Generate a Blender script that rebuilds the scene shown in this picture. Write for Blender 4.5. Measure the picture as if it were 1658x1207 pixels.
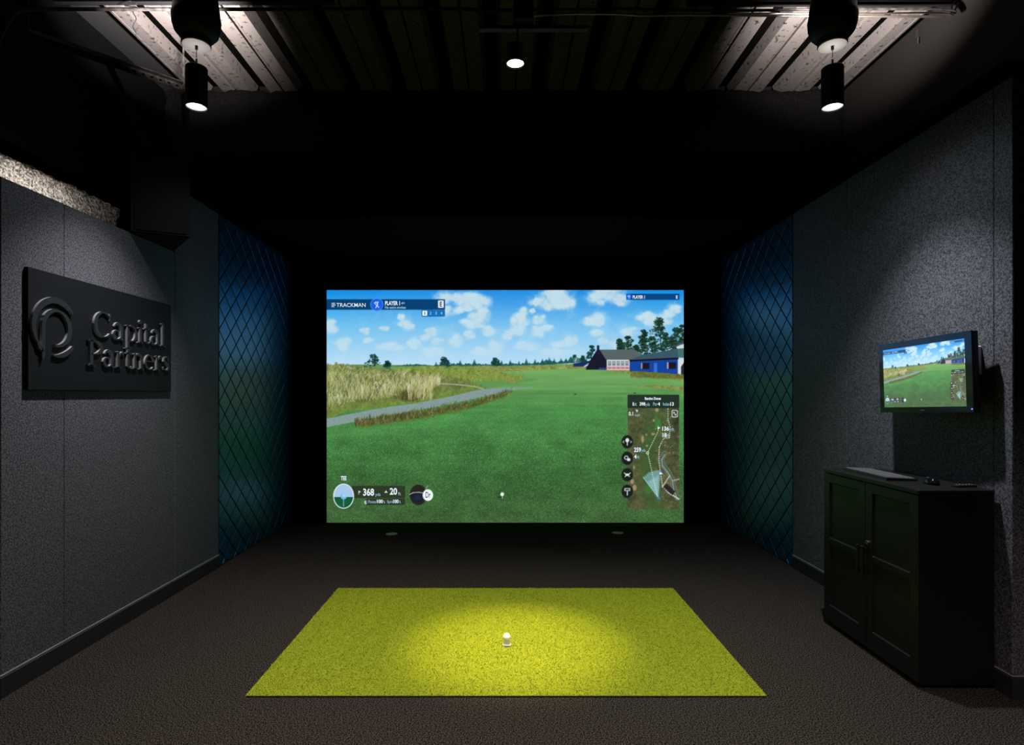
import bpy, bmesh, math, random
import numpy as np
from mathutils import Vector, Matrix

# ------------------------------------------------------------------ scene, camera, world, lights, exposure
for o in list(bpy.data.objects): bpy.data.objects.remove(o, do_unlink=True)
scn = bpy.context.scene
C = scn.collection
random.seed(3)
F, CX, CY, EYE = 960.0, 817.0, 640.0, 1.4           # focal length and vanishing point in photo pixels, eye height in metres
def at(px, py, y):                                   # a photo pixel at depth y -> a point of the room
    return Vector(((px-CX)*y/F, y, EYE+(CY-py)*y/F))

cam_data = bpy.data.cameras.new('camera'); cam = bpy.data.objects.new('camera', cam_data); C.objects.link(cam)
cam.location = (0, 0, EYE); cam.rotation_euler = (math.pi/2, 0, 0)
cam_data.sensor_width = 36; cam_data.sensor_fit = 'HORIZONTAL'; cam_data.lens = 36*F/1658
cam_data.shift_x = (829-CX)/1658; cam_data.shift_y = (CY-603.5)/1658
cam_data.clip_start = .02
scn.camera = cam

world = bpy.data.worlds.new('world'); scn.world = world; world.use_nodes = True
world.node_tree.nodes['Background'].inputs[0].default_value = (.9, .85, .8, 1)
world.node_tree.nodes['Background'].inputs[1].default_value = .0015

vs = scn.view_settings
vs.view_transform = 'Standard'; vs.look = 'None'; vs.gamma = 1; vs.use_curve_mapping = False; vs.exposure = 0

def spot(name, loc, power, angle, blend, color, radius=.03, up=False, aim=None):
    l = bpy.data.lights.new(name, 'SPOT'); o = bpy.data.objects.new(name, l); C.objects.link(o)
    o.location = loc; l.energy = power; l.spot_size = math.radians(angle); l.spot_blend = blend; l.color = color; l.shadow_soft_size = radius
    d = Vector(aim)-Vector(loc) if aim else Vector((0, 0, 1 if up else -1))
    o.rotation_euler = d.to_track_quat('-Z', 'Y').to_euler()
    return o
PEND = {'left': (-1.715, 3.30, 3.0), 'right': (1.742, 3.15, 2.926)}    # the two pendants: place and height of the lower rim
WARM = (1.0, .86, .74)
for k, (x, y, PZ) in PEND.items():                       # they shine down in a beam with some spill, and up on the canopy plate
    sg_ = -1 if k == 'left' else 1
    cool = (1.0, .95, .97) if k == 'left' else (.92, .95, 1.0)
    spot('pendant_beam', (x, y, PZ-.008), 265 if k == 'left' else 235, 94, 1.0, cool, .03)
    spot('pendant_spill', (x, y, PZ-.008), 16, 152, 1.0, cool, .03)
    spot('deck_fill_light', (x+sg_*.095, y+.095, PZ+.362), 640, 94, .9, (1.0, .91, .88), .03, aim=(x+sg_*.50, y+.60, PZ+1.16))  # added lamp without a body, above the canopy plate, to light the deck
    spot('pendant_canopy_glow', (x, y, PZ+.242), 0.36, 120, .5, (1.0, .91, .88), .03, up=True)
LAMP = (.06, 3.30, 3.245)
spot('tee_beam', (LAMP[0], LAMP[1], LAMP[2]-.015), 930, 27, 1.0, (1.0, .81, .36), .03)
spot('tee_spill', (LAMP[0], LAMP[1], LAMP[2]-.015), 215, 74, .9, (.96, .96, .62), .03)
for x in (-1.1, 1.2):                               # the same fixtures go on behind the photographer
    spot('room_pendant', (x, .45, 2.86), 370, 124, 1.0, WARM, .05)
cv = bpy.data.lights.new('band_fill_light', 'AREA'); cvo = bpy.data.objects.new('band_fill_light', cv); C.objects.link(cvo)   # added unseen light behind the low left wall's top, brightens the rough band
cv.shape = 'RECTANGLE'; cv.size = .85; cv.size_y = .012; cv.energy = 2.8; cv.color = (1.0, .93, .86)
cvo.location = (-2.53, 3.22, 2.46); cvo.rotation_euler = (Vector((-1, 0, .75)).to_track_quat('-Z', 'Y').to_matrix() @ Matrix.Rotation(0, 3, 'Z')).to_euler()
# ------------------------------------------------------------------ the picture on the screens
PX0, PY0, PW, PH = 529.0, 470.0, 578.0, 378.0       # the photographed screen, in photo pixels
def paint_picture(gw=723, gh=473):
    rs = np.random.RandomState(7)
    H, W = gh*2, gw*2
    S = W/PW
    yy, xx = np.mgrid[0:H, 0:W].astype(np.float32)
    X = PX0 + xx/S; Y = PY0 + yy/S                   # photo pixels
    img = np.zeros((H, W, 3), np.float32)

    def up(a, shape):
        h, w = a.shape
        ys = np.linspace(0, h-1.001, shape[0]); xs = np.linspace(0, w-1.001, shape[1])
        y0 = ys.astype(int); x0 = xs.astype(int)
        fy = (ys-y0)[:, None]; fx = (xs-x0)[None]
        fy = fy*fy*(3-2*fy); fx = fx*fx*(3-2*fx)
        return ((a[y0][:, x0]*(1-fx)+a[y0][:, x0+1]*fx)*(1-fy)+(a[y0+1][:, x0]*(1-fx)+a[y0+1][:, x0+1]*fx)*fy).astype(np.float32)
    def noise(cell, aspect=1.0):                      # value noise in -1..1, cell size in photo pixels
        return up(rs.uniform(-1, 1, (max(2, int(PH/cell*aspect)+2), max(2, int(PW/cell)+2))), (H, W))
    def fbm(cell, n=4, aspect=1.0):
        t = 0; a = 1.0; s = 0
        for k in range(n):
            t = t+a*noise(cell/2**k, aspect); s += a; a *= .55
        return t/s
    def sm(a, b, x):
        t = np.clip((x-a)/(b-a), 0, 1); return t*t*(3-2*t)
    def mix(mask, col, sl=None):
        c = np.array(col, np.float32)/255. if not isinstance(col, np.ndarray) else col
        m = mask[..., None]
        if sl is None: img[:] = img*(1-m)+c*m
        else: img[sl] = img[sl]*(1-m)+c*m
    def win(x0, y0, x1, y1):
        a = int(max(0, (x0-PX0)*S)); b = int(min(W, (x1-PX0)*S+1)); c = int(max(0, (y0-PY0)*S)); d = int(min(H, (y1-PY0)*S+1))
        return (slice(c, max(c, d)), slice(a, max(a, b)))
    def poly(pts, col, a=1.0, soft=.5):               # convex or not: even-odd with a soft edge by distance
        p = np.array(pts, np.float32)
        sl = win(p[:, 0].min()-2, p[:, 1].min()-2, p[:, 0].max()+2, p[:, 1].max()+2)
        x, y = X[sl], Y[sl]
        if x.size == 0: return
        ins = np.zeros(x.shape, bool); dm = np.full(x.shape, 1e9, np.float32)
        for i in range(len(p)):
            (ax, ay), (bx, by) = p[i], p[(i+1) % len(p)]
            c = (ay > y) != (by > y)
            ins ^= c & (x < (bx-ax)*(y-ay)/((by-ay) if by != ay else 1e-9)+ax)
            ll = (bx-ax)**2+(by-ay)**2+1e-9
            t = np.clip(((x-ax)*(bx-ax)+(y-ay)*(by-ay))/ll, 0, 1)
            dm = np.minimum(dm, np.hypot(x-ax-t*(bx-ax), y-ay-t*(by-ay)))
        mix(a*np.clip(.5+np.where(ins, dm, -dm)/(2*soft), 0, 1), col, sl)
    def rect(x0, y0, x1, y1, col, a=1.0, r=.8):
        sl = win(x0-2, y0-2, x1+2, y1+2)
        qx = np.abs(X[sl]-(x0+x1)/2)-(x1-x0)/2+r; qy = np.abs(Y[sl]-(y0+y1)/2)-(y1-y0)/2+r
        d = np.hypot(np.maximum(qx, 0), np.maximum(qy, 0))+np.minimum(np.maximum(qx, qy), 0)-r
        mix(a*np.clip(.5-d, 0, 1), col, sl)
    def oval(cx, cy, rx, ry, col, a=1.0, soft=.5):
        sl = win(cx-rx-2, cy-ry-2, cx+rx+2, cy+ry+2)
        d = (np.hypot((X[sl]-cx)/rx, (Y[sl]-cy)/ry)-1)*min(rx, ry)
        mix(a*np.clip(.5-d/(2*soft), 0, 1), col, sl)
    def line(pts, w, col, a=1.0, dash=None):
        run = 0
        for (ax, ay), (bx, by) in zip(pts[:-1], pts[1:]):
            sl = win(min(ax, bx)-w-1, min(ay, by)-w-1, max(ax, bx)+w+1, max(ay, by)+w+1)
            x, y = X[sl], Y[sl]
            L = math.hypot(bx-ax, by-ay)+1e-6
            t = np.clip(((x-ax)*(bx-ax)+(y-ay)*(by-ay))/L**2, 0, 1)
            d = np.hypot(x-ax-t*(bx-ax), y-ay-t*(by-ay))
            m = np.clip(.5+(w/2-d), 0, 1)*a
            if dash: m = m*(((t*L+run) % dash) < dash*.6)
            mix(m, col, sl); run += L
    # sky
    g = np.clip((Y-470)/122., 0, 1)
    side = np.clip((X-529)/578, 0, 1)
    sky = np.zeros((H, W, 3), np.float32)
    for c, (a, b, d) in enumerate(((36, 118, 190), (140, 192, 224), (226, 240, 246))):
        sky[..., c] = np.where(g < .45, a+(b-a)*(g/.45), b+(d-b)*((g-.45)/.55))
    sky[..., 0] -= 18*(np.abs(side-.5)*2)**2*(1-g)
    img[:] = sky/255.
    n1, n2 = fbm(14, 4), fbm(5, 3)
    puffs = [(722,482,20,11),(748,486,17,11),(772,492,18,14),(757,498,10,6),(718,505,16,9),(778,512,16,12),(768,524,17,9),(790,536,12,7),(741,503,9,6),
             (882,492,16,11),(902,484,26,15),(915,488,14,10),(966,484,15,10),(985,478,26,12),(1002,486,16,9),(962,517,14,12),(955,520,10,7),
             (846,508,8,9),(842,522,13,14),(825,540,10,6),(836,536,9,7),(862,504,4,4),(874,518,9,9),(868,538,10,10),(884,532,10,6),
             (1048,515,14,9),(1066,520,16,12),(1088,503,10,9),(1080,510,9,7),(1020,537,12,8),(967,540,10,6),(978,553,9,6),(925,550,9,9),(907,558,12,6),(1000,556,12,8),
             (698,540,10,9),(688,546,8,5),(708,552,9,5),(655,524,9,6),(650,514,5,5),(664,530,7,5),(590,536,7,6),(594,551,8,5),(556,556,12,9),(535,528,10,10),(622,532,7,4),
             (740,552,11,9),(760,543,8,7),(803,562,11,10),(672,556,10,8),(820,545,7,6),(782,570,16,7),(855,560,18,7),(700,570,20,6),(632,562,18,7),(900,572,22,7)]
    f = np.zeros((H, W), np.float32)
    rc = np.random.RandomState(21); more = []
    for (cx, cy, rx, ry) in puffs:
        more.append((cx, cy, rx*1.12, ry*1.1))
        for k in range(3): a = rc.uniform(0, 6.28); more.append((cx+rx*.75*math.cos(a), cy+ry*.65*math.sin(a), rx*rc.uniform(.5, .75), ry*rc.uniform(.5, .75)))
    puffs = more
    for (cx, cy, rx, ry) in puffs:
        sl = win(cx-rx*3, cy-ry*3, cx+rx*3, cy+ry*3)
        f[sl] = np.maximum(f[sl], np.exp(-(((X[sl]-cx)/rx)**2+((Y[sl]-cy)/ry)**2)*.75)+.18*f[sl])
    n3 = fbm(26, 5)
    cl = sm(.10, 1.0, f*1.04+.30*n1+.15*n2+.16*n3-.05)
    cl = np.maximum(cl, .46*sm(-.1, .9, n3+.5*n1+.8*f)*sm(470, 545, Y))
    shade = (228+7*n1+3*n2)[..., None]*np.ones(3, np.float32)
    shade[..., 0] -= 26; shade[..., 1] -= 3; shade[..., 2] -= -6
    shade = np.clip(shade-(sm(0, 1, .7-f)*12)[..., None]*np.array((1, .55, .2), np.float32), 0, 255)/255.
    fade = 1-.5*np.clip((Y-515)/75, 0, 1)
    mix(cl*fade*.92, shade.astype(np.float32))
    # ground: fairway
    hor = 591+2.0*fbm(60, 2)
    gm = sm(-.5, .5, Y-hor)
    t = np.clip((Y-591)/257., 0, 1)
    gr = np.zeros((H, W, 3), np.float32)
    tt = [0, .10, .28, .5, .75, 1.0]
    for c, v in enumerate(((112, 106, 76, 64, 58, 62), (162, 160, 140, 118, 100, 94), (92, 90, 74, 62, 54, 54))):
        gr[..., c] = np.interp(t, tt, v)
    st = up(rs.uniform(-1, 1, (100, 6)), (H, W))+.5*up(rs.uniform(-1, 1, (180, 12)), (H, W))
    gr *= (1+(.07*st*(1-t))[..., None])
    fine = rs.uniform(-1, 1, (H, W)).astype(np.float32); fine = (fine+np.roll(fine, 1, 0)+.6*np.roll(fine, 1, 1))/1.6
    gr *= (1+(.27*fine*np.clip(t*2.2-.2, 0.06, 1)+.16*fbm(30, 4, 1.8)*np.clip(t*2, .15, 1))[..., None])
    gr += (np.maximum(fine, .5)-.5)[..., None]*np.array((40, 50, 25), np.float32)*np.clip(t*2.5-.4, 0, 1)[..., None]
    mix(gm, np.clip(gr/255., 0, 1))
    # far dunes and rough
    rough = np.stack([144+34*n2+34*fine, 150+26*n2+30*fine, 84+16*n2+20*fine], -1)/255.
    rough = np.clip(rough, 0, 1).astype(np.float32)
    def band(xs, top, bot, col, soft=1.2, jit=1.5):
        tp = np.interp(X[0], xs, top); bt = np.interp(X[0], xs, bot)
        m = sm(-soft, soft, Y-(tp[None]+jit*n2))*sm(-soft, soft, (bt[None]+jit*n2)-Y)
        m *= ((X >= xs[0]) & (X <= xs[-1]))
        mix(m, col)
    band([690, 760, 815, 905, 960, 1020, 1107], [592, 592, 593, 592, 587, 588, 603], [596, 600, 602, 597, 598, 606, 617], rough*np.array((.92, .95, .85), np.float32))
    band([640, 690, 760, 800, 850], [596, 592, 593, 600, 612], [625, 622, 620, 617, 614], rough*np.array((.86, .98, .78), np.float32))
    band([640, 720, 800, 870], [616, 619, 617, 613], [632, 632, 627, 616], np.array((96, 148, 84), np.float32)/255.*np.ones((H, W, 1), np.float32))
    for (x0, x1, y0, y1) in ((1030, 1107, 623, 631), (811, 835, 613, 620)):
        band([x0, (x0+x1)/2, x1], [y0+2, y0+1, y0+4], [y0+3, y0+6, y1+2], rough*.9)
    # tree line
    def tree(cx, base, w, h, col=(24, 74, 74), n=9, tall=False, seed=0):
        r = np.random.RandomState(seed+int(cx*7) % 9973)
        line([(cx, base), (cx, base-h*.6)], max(.7, w*.06), (40, 52, 44))
        lobes = [(cx+r.uniform(-.30, .30)*w*(1.15-q), base-h*q, w*r.uniform(.20, .30)*(1.25-.6*q)) for q in np.linspace(.12 if not tall else .05, .92, 5 if tall else 4)]
        for (lx, ly, lr) in lobes:
            for k in range(int(n*1.5)):
                a = r.uniform(0, 6.28); d = lr*math.sqrt(r.rand())*1.25
                k2 = r.uniform(.45, 1.15)*(1.15 if math.sin(a) < 0 else .85)
                s = r.uniform(.5, 1.25)*(1 if w > 12 else .75)
                oval(lx+d*math.cos(a)*1.15, ly+d*math.sin(a)*.72, s*1.3, s*.85, tuple(min(255, v*k2) for v in col), .9, .5)
    xs_ = X[0]
    q1 = np.interp(xs_, np.linspace(529, 1107, 330), rs.uniform(0, 1, 330)); q2 = np.interp(xs_, np.linspace(529, 1107, 46), rs.uniform(0, 1, 46))
    top = np.interp(xs_, [630, 660, 690, 700, 712, 800, 860, 900, 930, 950], [0, 3, 3, .5, 4, 4, 5, 7, 9, 6])*(.35+.75*q1)*(.55+.8*q2)
    gl = np.interp(xs_, [630, 700, 820, 880, 920, 950], [593.5, 592.8, 592.5, 591, 588.5, 586])
    tm = sm(-.6, .6, Y-(gl-top)[None])*sm(-.6, .6, gl[None]-Y)*((X > 630) & (X < 950))
    mix(tm*.95, np.clip(np.stack([34+16*n2+16*fine, 94+22*n2+20*fine, 92+16*n2+16*fine], -1)/255., 0, 1).astype(np.float32))
    for cx in (706, 716, 726, 745, 768, 800, 806, 812, 826, 840, 852, 866, 878, 889, 897, 908, 916, 926):
        g0 = float(np.interp(cx, xs_, gl)); hh = rs.uniform(6, 10.5)+(2 if cx > 880 else 0)
        poly([(cx-hh*.42, g0), (cx-hh*.2, g0-hh*.5), (cx, g0-hh), (cx+hh*.22, g0-hh*.45), (cx+hh*.45, g0)], (30, 84, 84), .92, 1.0)
    for q in ((606, 593, 22, 17), (628, 594, 14, 8), (720, 591, 18, 10), (802, 591, 14, 10), (943, 586, 10, 9), (957, 581, 13, 21), (930, 586, 10, 10)):
        tree(*q, col=(28, 78, 70), n=22, seed=5)
    for q in ((1004, 566, 16, 16), (1017, 570, 18, 25), (1040, 572, 20, 22), (1042, 552, 14, 17), (1056, 572, 22, 26), (1069, 566, 22, 48), (1066, 540, 22, 24), (1078, 566, 16, 26), (1094, 560, 22, 28), (1104, 556, 16, 30), (1030, 574, 14, 14), (1088, 566, 18, 20)):
        tree(*q, col=(34, 72, 52), n=30, tall=True, seed=11)
    # left dune grass
    dt = np.interp(X[0], [529, 560, 600, 640, 690, 740, 772, 790], [590, 590, 595, 599, 603, 612, 622, 628])
    db = np.interp(X[0], [529, 560, 600, 640, 690, 740, 772, 790], [680, 666, 662, 656, 650, 640, 632, 629])
    dune = np.stack([112+30*n1+24*n2+26*fine, 124+28*n1+20*n2+26*fine, 66+16*n1+10*n2+14*fine], -1)/255.
    dm = sm(-2, 2, Y-(dt[None]+5*n2))*sm(-2, 2, db[None]-Y)*(X < 792)
    mix(dm, np.clip(dune, 0, 1).astype(np.float32))
    lowg = sm(0, 10, Y-(db[None]-15))*dm
    mix(lowg*.7, np.clip(np.stack([112+22*n2+20*fine, 138+20*n2+18*fine, 62+12*n2+10*fine], -1)/255., 0, 1).astype(np.float32))
    r = np.random.RandomState(5)
    for k in range(2600):
        bx = 529+r.rand()**1.15*235
        ty, by = np.interp(bx, X[0], dt), np.interp(bx, X[0], db)
        y1 = ty+4+(by-ty-17)*r.rand()**.85
        if 700 < bx and y1 > 614: continue
        cl_ = math.sin(bx*.11+y1*.05)+math.sin(bx*.043-y1*.13+2)
        hh = (4+11*(y1-ty)/max(10, by-ty))*r.uniform(.4, 1.15)*(1.1+.25*cl_)
        v = min(.99, max(0, r.rand()-.22*cl_*(.6+.4*r.rand())))
        col = (212, 210, 168) if v < .30 else (176, 176, 104) if v < .62 else (92, 98, 50) if v < .9 else (228, 226, 204)
        line([(bx, y1), (bx+r.uniform(-4, 5), y1-hh)], .5, col, .62 if v < .9 else .8)
    for k in range(520):                              # dark shaded clump and pale tips at its right
        bx, y1 = r.normal(664, 9), r.uniform(636, 651)
        line([(bx, y1), (bx+r.uniform(-2, 2), y1-r.uniform(2, 8))], .55, [(70, 62, 34), (96, 88, 48), (58, 60, 34)][r.randint(3)], .55)
    for k in range(380):
        bx = r.uniform(660, 712); y1 = r.uniform(616, 650) if bx < 700 else r.uniform(612, 628)
        line([(bx, y1), (bx+r.uniform(-1, 4), y1-r.uniform(5, 12))], .5, [(224, 222, 196), (200, 190, 140), (168, 164, 96)][r.randint(3)], .6)
    for k in range(900):                              # scrub on the far dunes
        bx = r.uniform(690, 850); y1 = r.uniform(594, 600+max(0, (bx-690)*.06)+10)
        line([(bx, y1), (bx+r.uniform(-1, 1), y1-r.uniform(1, 2.4))], .5, [(176, 172, 100), (96, 108, 56), (128, 116, 62), (146, 160, 90)][r.randint(4)], .55)
    for k in range(70):
        bx = r.uniform(800, 925); line([(bx, 597-(bx-860)*.03+r.uniform(-2, 2)), (bx+r.uniform(1, 5), 597-(bx-860)*.03+r.uniform(-2, 2))], .5, [(206, 196, 168), (90, 104, 70)][r.randint(2)], .6)
    # path
    pa = np.interp(X[0], [529, 600, 680, 735, 772, 800, 862], [678, 664, 652, 641, 632, 628.5, 627.6])
    pb = np.interp(X[0], [529, 600, 680, 735, 790, 830, 862], [692, 678, 664, 653, 641, 632, 628.4])
    m = sm(-.9, .9, Y-pa[None]-.4*n2)*sm(-.9, .9, pb[None]-Y+.5*n2)*(X < 862)
    mix(m, np.clip(np.stack([132+14*fine, 154+14*fine, 152+14*fine], -1)/255., 0, 1).astype(np.float32))
    line([(708, 621), (740, 623), (768, 626), (782, 630)], 2.2, (160, 172, 158), .8)
    band([575, 620, 690, 760, 822], [682, 674, 663, 651, 635], [694, 688, 677, 663, 640.5], rough*np.array((.60, .72, .56), np.float32), 2.5, 4.5)
    for k in range(1500):
        bx = 576+r.rand()**1.35*252
        y1 = np.interp(bx, [575, 620, 690, 760, 830], [692, 687, 675, 661, 638])-r.rand()*8
        hh = r.uniform(2, 11)*r.uniform(.5, 1.2)*np.interp(bx, [575, 700, 828], [1, .9, .45])
        col = [(66, 68, 40), (112, 120, 66), (54, 46, 34), (150, 150, 92), (84, 66, 44)][r.randint(5)]
        line([(bx, y1), (bx+r.uniform(-3, 3), y1-hh)], .55, col, .7)
    fr = np.interp(X[0], [529, 600, 700, 800], [694, 689, 676, 650])
    mix(.35*np.exp(-((Y-fr[None]-9)/8)**2)*(X < 800)*(.6+.4*fine)*sm(800, 690, X), (112, 190, 104))
    # buildings
    poly([(928,589),(956,584),(961,599),(944,594),(928,594)], (24, 50, 98))
    poly([(944,594),(956,586),(958,588),(947,595)], (196, 206, 210))
    poly([(948,599),(955,584),(966,567),(971,566.5),(982,583),(982,599)], (26, 27, 44))
    rect(966, 559.5, 970, 575, (26, 32, 56))
    poly([(970.5,566.4),(1027,566.4),(1040,575.5),(1021,583),(981,583)], (92, 104, 104))
    for k in range(8): line([(971+k*1.3, 568+k*2), (1028+k*1.2-(k > 5)*8*(k-5), 568+k*2)], .5, (74, 84, 86), .7)
    rect(982, 583, 1019, 599.5, (206, 212, 214))
    rect(982, 594, 1019, 598, (214, 150, 160))
    for k in range(5):
        rect(984+k*7, 585, 989.2+k*7, 592.5, (120, 132, 140)); rect(985+k*7, 586, 988.4+k*7, 589, (158, 170, 178))
        rect(984.5+k*7, 595, 989+k*7, 597.4, (190, 90, 110), .8)
    for k in range(6): rect(969+k*2.2, 596-(k % 2), 970.2+k*2.2, 599.5, (60, 90, 170))
    poly([(1019,582.5),(1098,580),(1097,607),(1019,601)], (22, 68, 160))
    poly([(1018,582.4),(1098,578.6),(1098,582.2),(1019,586)], (24, 20, 30), .95)
    poly([(1019,601),(1045,605),(1050,607.5),(1030,603.5),(1019,602.5)], (36, 40, 26), .8)
    for k in range(13): line([(1022+k*6, 583), (1022+k*6, 605)], .4, (16, 54, 136), .6)
    poly([(1018,583),(1039,575),(1096,565),(1107,564),(1107,579.5),(1098,579),(1020,583)], (58, 88, 100))
    poly([(1096,565),(1107,564),(1107,579.5),(1098,579)], (68, 112, 116))
    poly([(1082,563),(1107,553.5),(1107,557),(1090,562)], (60, 82, 92)); poly([(1094,562),(1107,557),(1107,564),(1096,565)], (206, 216, 216))
    rect(1039, 588, 1051, 598, (30, 24, 34)); rect(1037.6, 588, 1039.4, 597.5, (190, 176, 168))
    rect(1082, 587, 1094, 597.5, (30, 24, 34)); rect(1079.6, 587, 1081.6, 597.5, (190, 186, 180))
    rect(1058, 588, 1063.5, 605, (44, 112, 218)); rect(1056.6, 587, 1057.8, 605, (60, 60, 64))
    rect(1097, 582, 1107, 607, (214, 222, 224)); poly([(1102,607),(1102,594),(1107,587),(1107,607)], (38, 46, 52))
    band([1020, 1060, 1107], [601, 603, 607], [611, 613, 614], rough*np.array((.72, .74, .6), np.float32), 1.2, 2)
    oval(932, 583, 4.5, 4.5, (150, 170, 170), .55); oval(932, 583, 3.6, 3.6, (70, 110, 110), .7); line([(931, 585.5), (932.6, 580.6)], 1, (235, 240, 240))
    for (cx, cy) in ((931, 638.5), (1027, 637)): oval(cx, cy, 1.6, .9, (34, 52, 30))
    # ball on its tee
    oval(809, 805, 4, 1.6, (30, 62, 34), .7); line([(813, 801), (813.4, 807)], 1, (220, 226, 214)); oval(813, 800.4, 2.9, 3.0, (236, 242, 238))
    # display marks
    rect(527, 485, 720.5, 502, (6, 62, 112), .97); 
    for k in range(3): rect(537, 491+k*2.6, 543.5-(2 if k == 2 else 0)-(1 if k == 0 else 0), 492.3+k*2.6, (226, 240, 250), 1, .2)
    oval(610.2, 493.6, 10.4, 10.4, (70, 160, 250)); oval(610.2, 493.6, 9.4, 9.4, (28, 92, 226))
    line([(606.5, 491), (609, 489.4), (611.4, 492.6), (610, 496), (608.6, 499)], 1.3, (220, 234, 250)); line([(611, 495), (613.4, 498.6)], 1.3, (220, 234, 250)); oval(612, 489.8, 1.1, 1.1, (220, 234, 250)); line([(606.5, 491), (609.5, 494.5)], 1.0, (220, 234, 250))
    rect(709.3, 487, 718.3, 498.8, (238, 244, 246))
    rect(682.5, 502, 720.5, 513.2, (14, 108, 182), .95, 1.6); rect(684, 503.6, 691.6, 511.6, (240, 246, 248))
    rect(1013.5, 476, 1099.6, 486, (8, 66, 128), .95); oval(1017.6, 481, 4.6, 4.6, (34, 104, 236)); line([(1016, 480), (1018.6, 479.6), (1018, 483)], 1.1, (220, 236, 250))
    # hole map
    mp = np.stack([84+26*n1+22*n2+14*fine, 84+18*n1+18*n2+14*fine, 56+14*n1+14*n2+10*fine], -1)
    sl = win(1015.5, 655, 1099, 824.5)
    mm = (X > 1015.5) & (X < 1099) & (Y > 658) & (Y < 824.5)
    fair = np.interp(Y[:, 0], [660, 690, 735, 780, 824], [1066, 1062, 1046, 1050, 1062])
    fw = np.exp(-((X-fair[:, None])/16)**2)*(.5+.5*sm(660, 690, Y))
    mp = mp*(1-fw[..., None]*.75)+np.array((58, 92, 44))*fw[..., None]*.75
    mp *= (1-.28*sm(1082, 1096, X)*sm(740, 680, Y))[..., None]
    edge = .94
    mix(mm.astype(np.float32)*edge, np.clip(mp/255., 0, 1).astype(np.float32))
    for k in range(60): oval(r.uniform(1060, 1098), r.uniform(665, 820), r.uniform(.5, 1.4), r.uniform(.5, 1.2), (150, 154, 134), .6)
    for (cx, cy, rx, ry) in ((1063, 664, 3, 3), (1058, 681, 2, 2), (1057, 703, 3, 2), (1046, 704, 1.5, 1.5), (1040, 711, 2.2, 6), (1047, 722, 2, 1.5), (1026, 757, 1.5, 3), (1023, 780, 3, 4), (1027, 790, 3, 5)):
        oval(cx, cy, rx, ry, (176, 158, 116), .8, .8)
    oval(1065, 687, 5, 8, (64, 132, 62), .8, 1.5); oval(1049, 792, 6, 8, (66, 122, 54), .7, 1.5)
    road = [(1076, 734), (1071, 742), (1072, 752), (1080, 762), (1088, 776), (1090, 790), (1096, 806), (1098, 806)]
    line(road, 8, (112, 128, 112), .8); line(road, 5.6, (70, 88, 74), .8); line([(a, b+2) for a, b in road], 1.3, (176, 190, 172), .8)
    line([(1090, 778), (1099, 776)], 2, (150, 164, 150)); line([(1084, 770), (1072, 788), (1082, 798), (1099, 808)], 1.6, (200, 208, 198), .85)
    poly([(1072,790),(1079,783),(1093,796),(1088,802)], (40, 32, 36), .9)
    rect(1015.5, 639.3, 1099.2, 661, (34, 48, 40), .96, 1.8)
    line([(1081, 662), (1081, 680), (1084.5, 692), (1083, 709), (1074, 710), (1067, 724), (1066, 745), (1070, 772), (1072, 788), (1084, 800), (1098, 808)], 1.2, (226, 232, 226), .95, 3.6)
    sl = win(1036, 755, 1075, 812)
    cone = [(1041, 773), (1050, 765), (1062, 761.5), (1069, 762), (1065.5, 806)]
    poly(cone, (130, 192, 202), .62, 1.2); poly([(1048, 780), (1066, 770), (1065.5, 806)], (170, 214, 222), .45, 2)
    line([(1041, 773), (1065.5, 806)], .9, (190, 226, 236), .9); line([(1066, 693), (1065, 699), (1048, 733), (1050, 742), (1064, 804)], 1.1, (232, 236, 232), .95, 3.6)
    poly([(1064.5,690.5),(1068.5,693),(1064.5,695.5)], (240, 244, 240)); oval(1048, 733.4, 2.3, 2.3, (236, 240, 236)); oval(1048, 733.4, 1.2, 1.2, (70, 84, 54))
    oval(1065.5, 806, 2.2, 2.2, (56, 130, 226)); poly([(1068,762),(1073,768),(1067,768)], (230, 238, 246)); oval(1069.5, 763.5, 1.6, 1.6, (60, 120, 220))
    poly([(1028.5,663),(1032.5,664.5),(1031,668)], (236, 240, 236))
    rect(1087, 664, 1097, 676, (226, 232, 228), .95, 2.4); rect(1088.2, 665.2, 1095.8, 674.8, (48, 56, 44), .95, 1.8); line([(1090, 668), (1093.6, 672.2)], .9, (236, 240, 236)); poly([(1089.6,667.4),(1092.4,667.8),(1090,670)], (236, 240, 236)); poly([(1094.4,673),(1091.6,672.6),(1094,670.4)], (236, 240, 236))
    for k, cy in enumerate((715.6, 742.2, 768.8, 795.6)):
        oval(1015.2, cy, 9.4, 10.8, (26, 32, 28), .98)
        wcol = (222, 230, 226)
        if k == 0:
            oval(1015.2, cy-2.6, 2.9, 3.4, wcol); line([(1015.2, cy), (1015.2, cy+5.4)], 1.4, wcol)
            line([(1010, cy-1.6), (1008.4, cy), (1010, cy+1.6)], .8, wcol); line([(1020.4, cy-1.6), (1022, cy), (1020.4, cy+1.6)], .8, wcol)
        elif k == 1:
            oval(1013.6, cy-1, 3.4, 3.2, wcol); oval(1013.6, cy-1, 2.2, 2.0, (26, 32, 28)); rect(1015, cy, 1020, cy+4.4, wcol)
        elif k == 2:
            line([(1010.4, cy-3), (1013, cy-.4)], 1.3, wcol); line([(1020, cy-3), (1017.4, cy-.4)], 1.3, wcol); oval(1015.2, cy, 3, 2.0, wcol); line([(1011.6, cy+3), (1013.6, cy+1)], 1.2, wcol); line([(1018.8, cy+3), (1016.8, cy+1)], 1.2, wcol)
        else:
            rect(1010.6, cy-5, 1019.8, cy-.6, wcol); rect(1011.8, cy-3.9, 1018.6, cy-1.7, (26, 32, 28)); line([(1015.2, cy-.6), (1015.2, cy+6)], 1.4, wcol)
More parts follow.
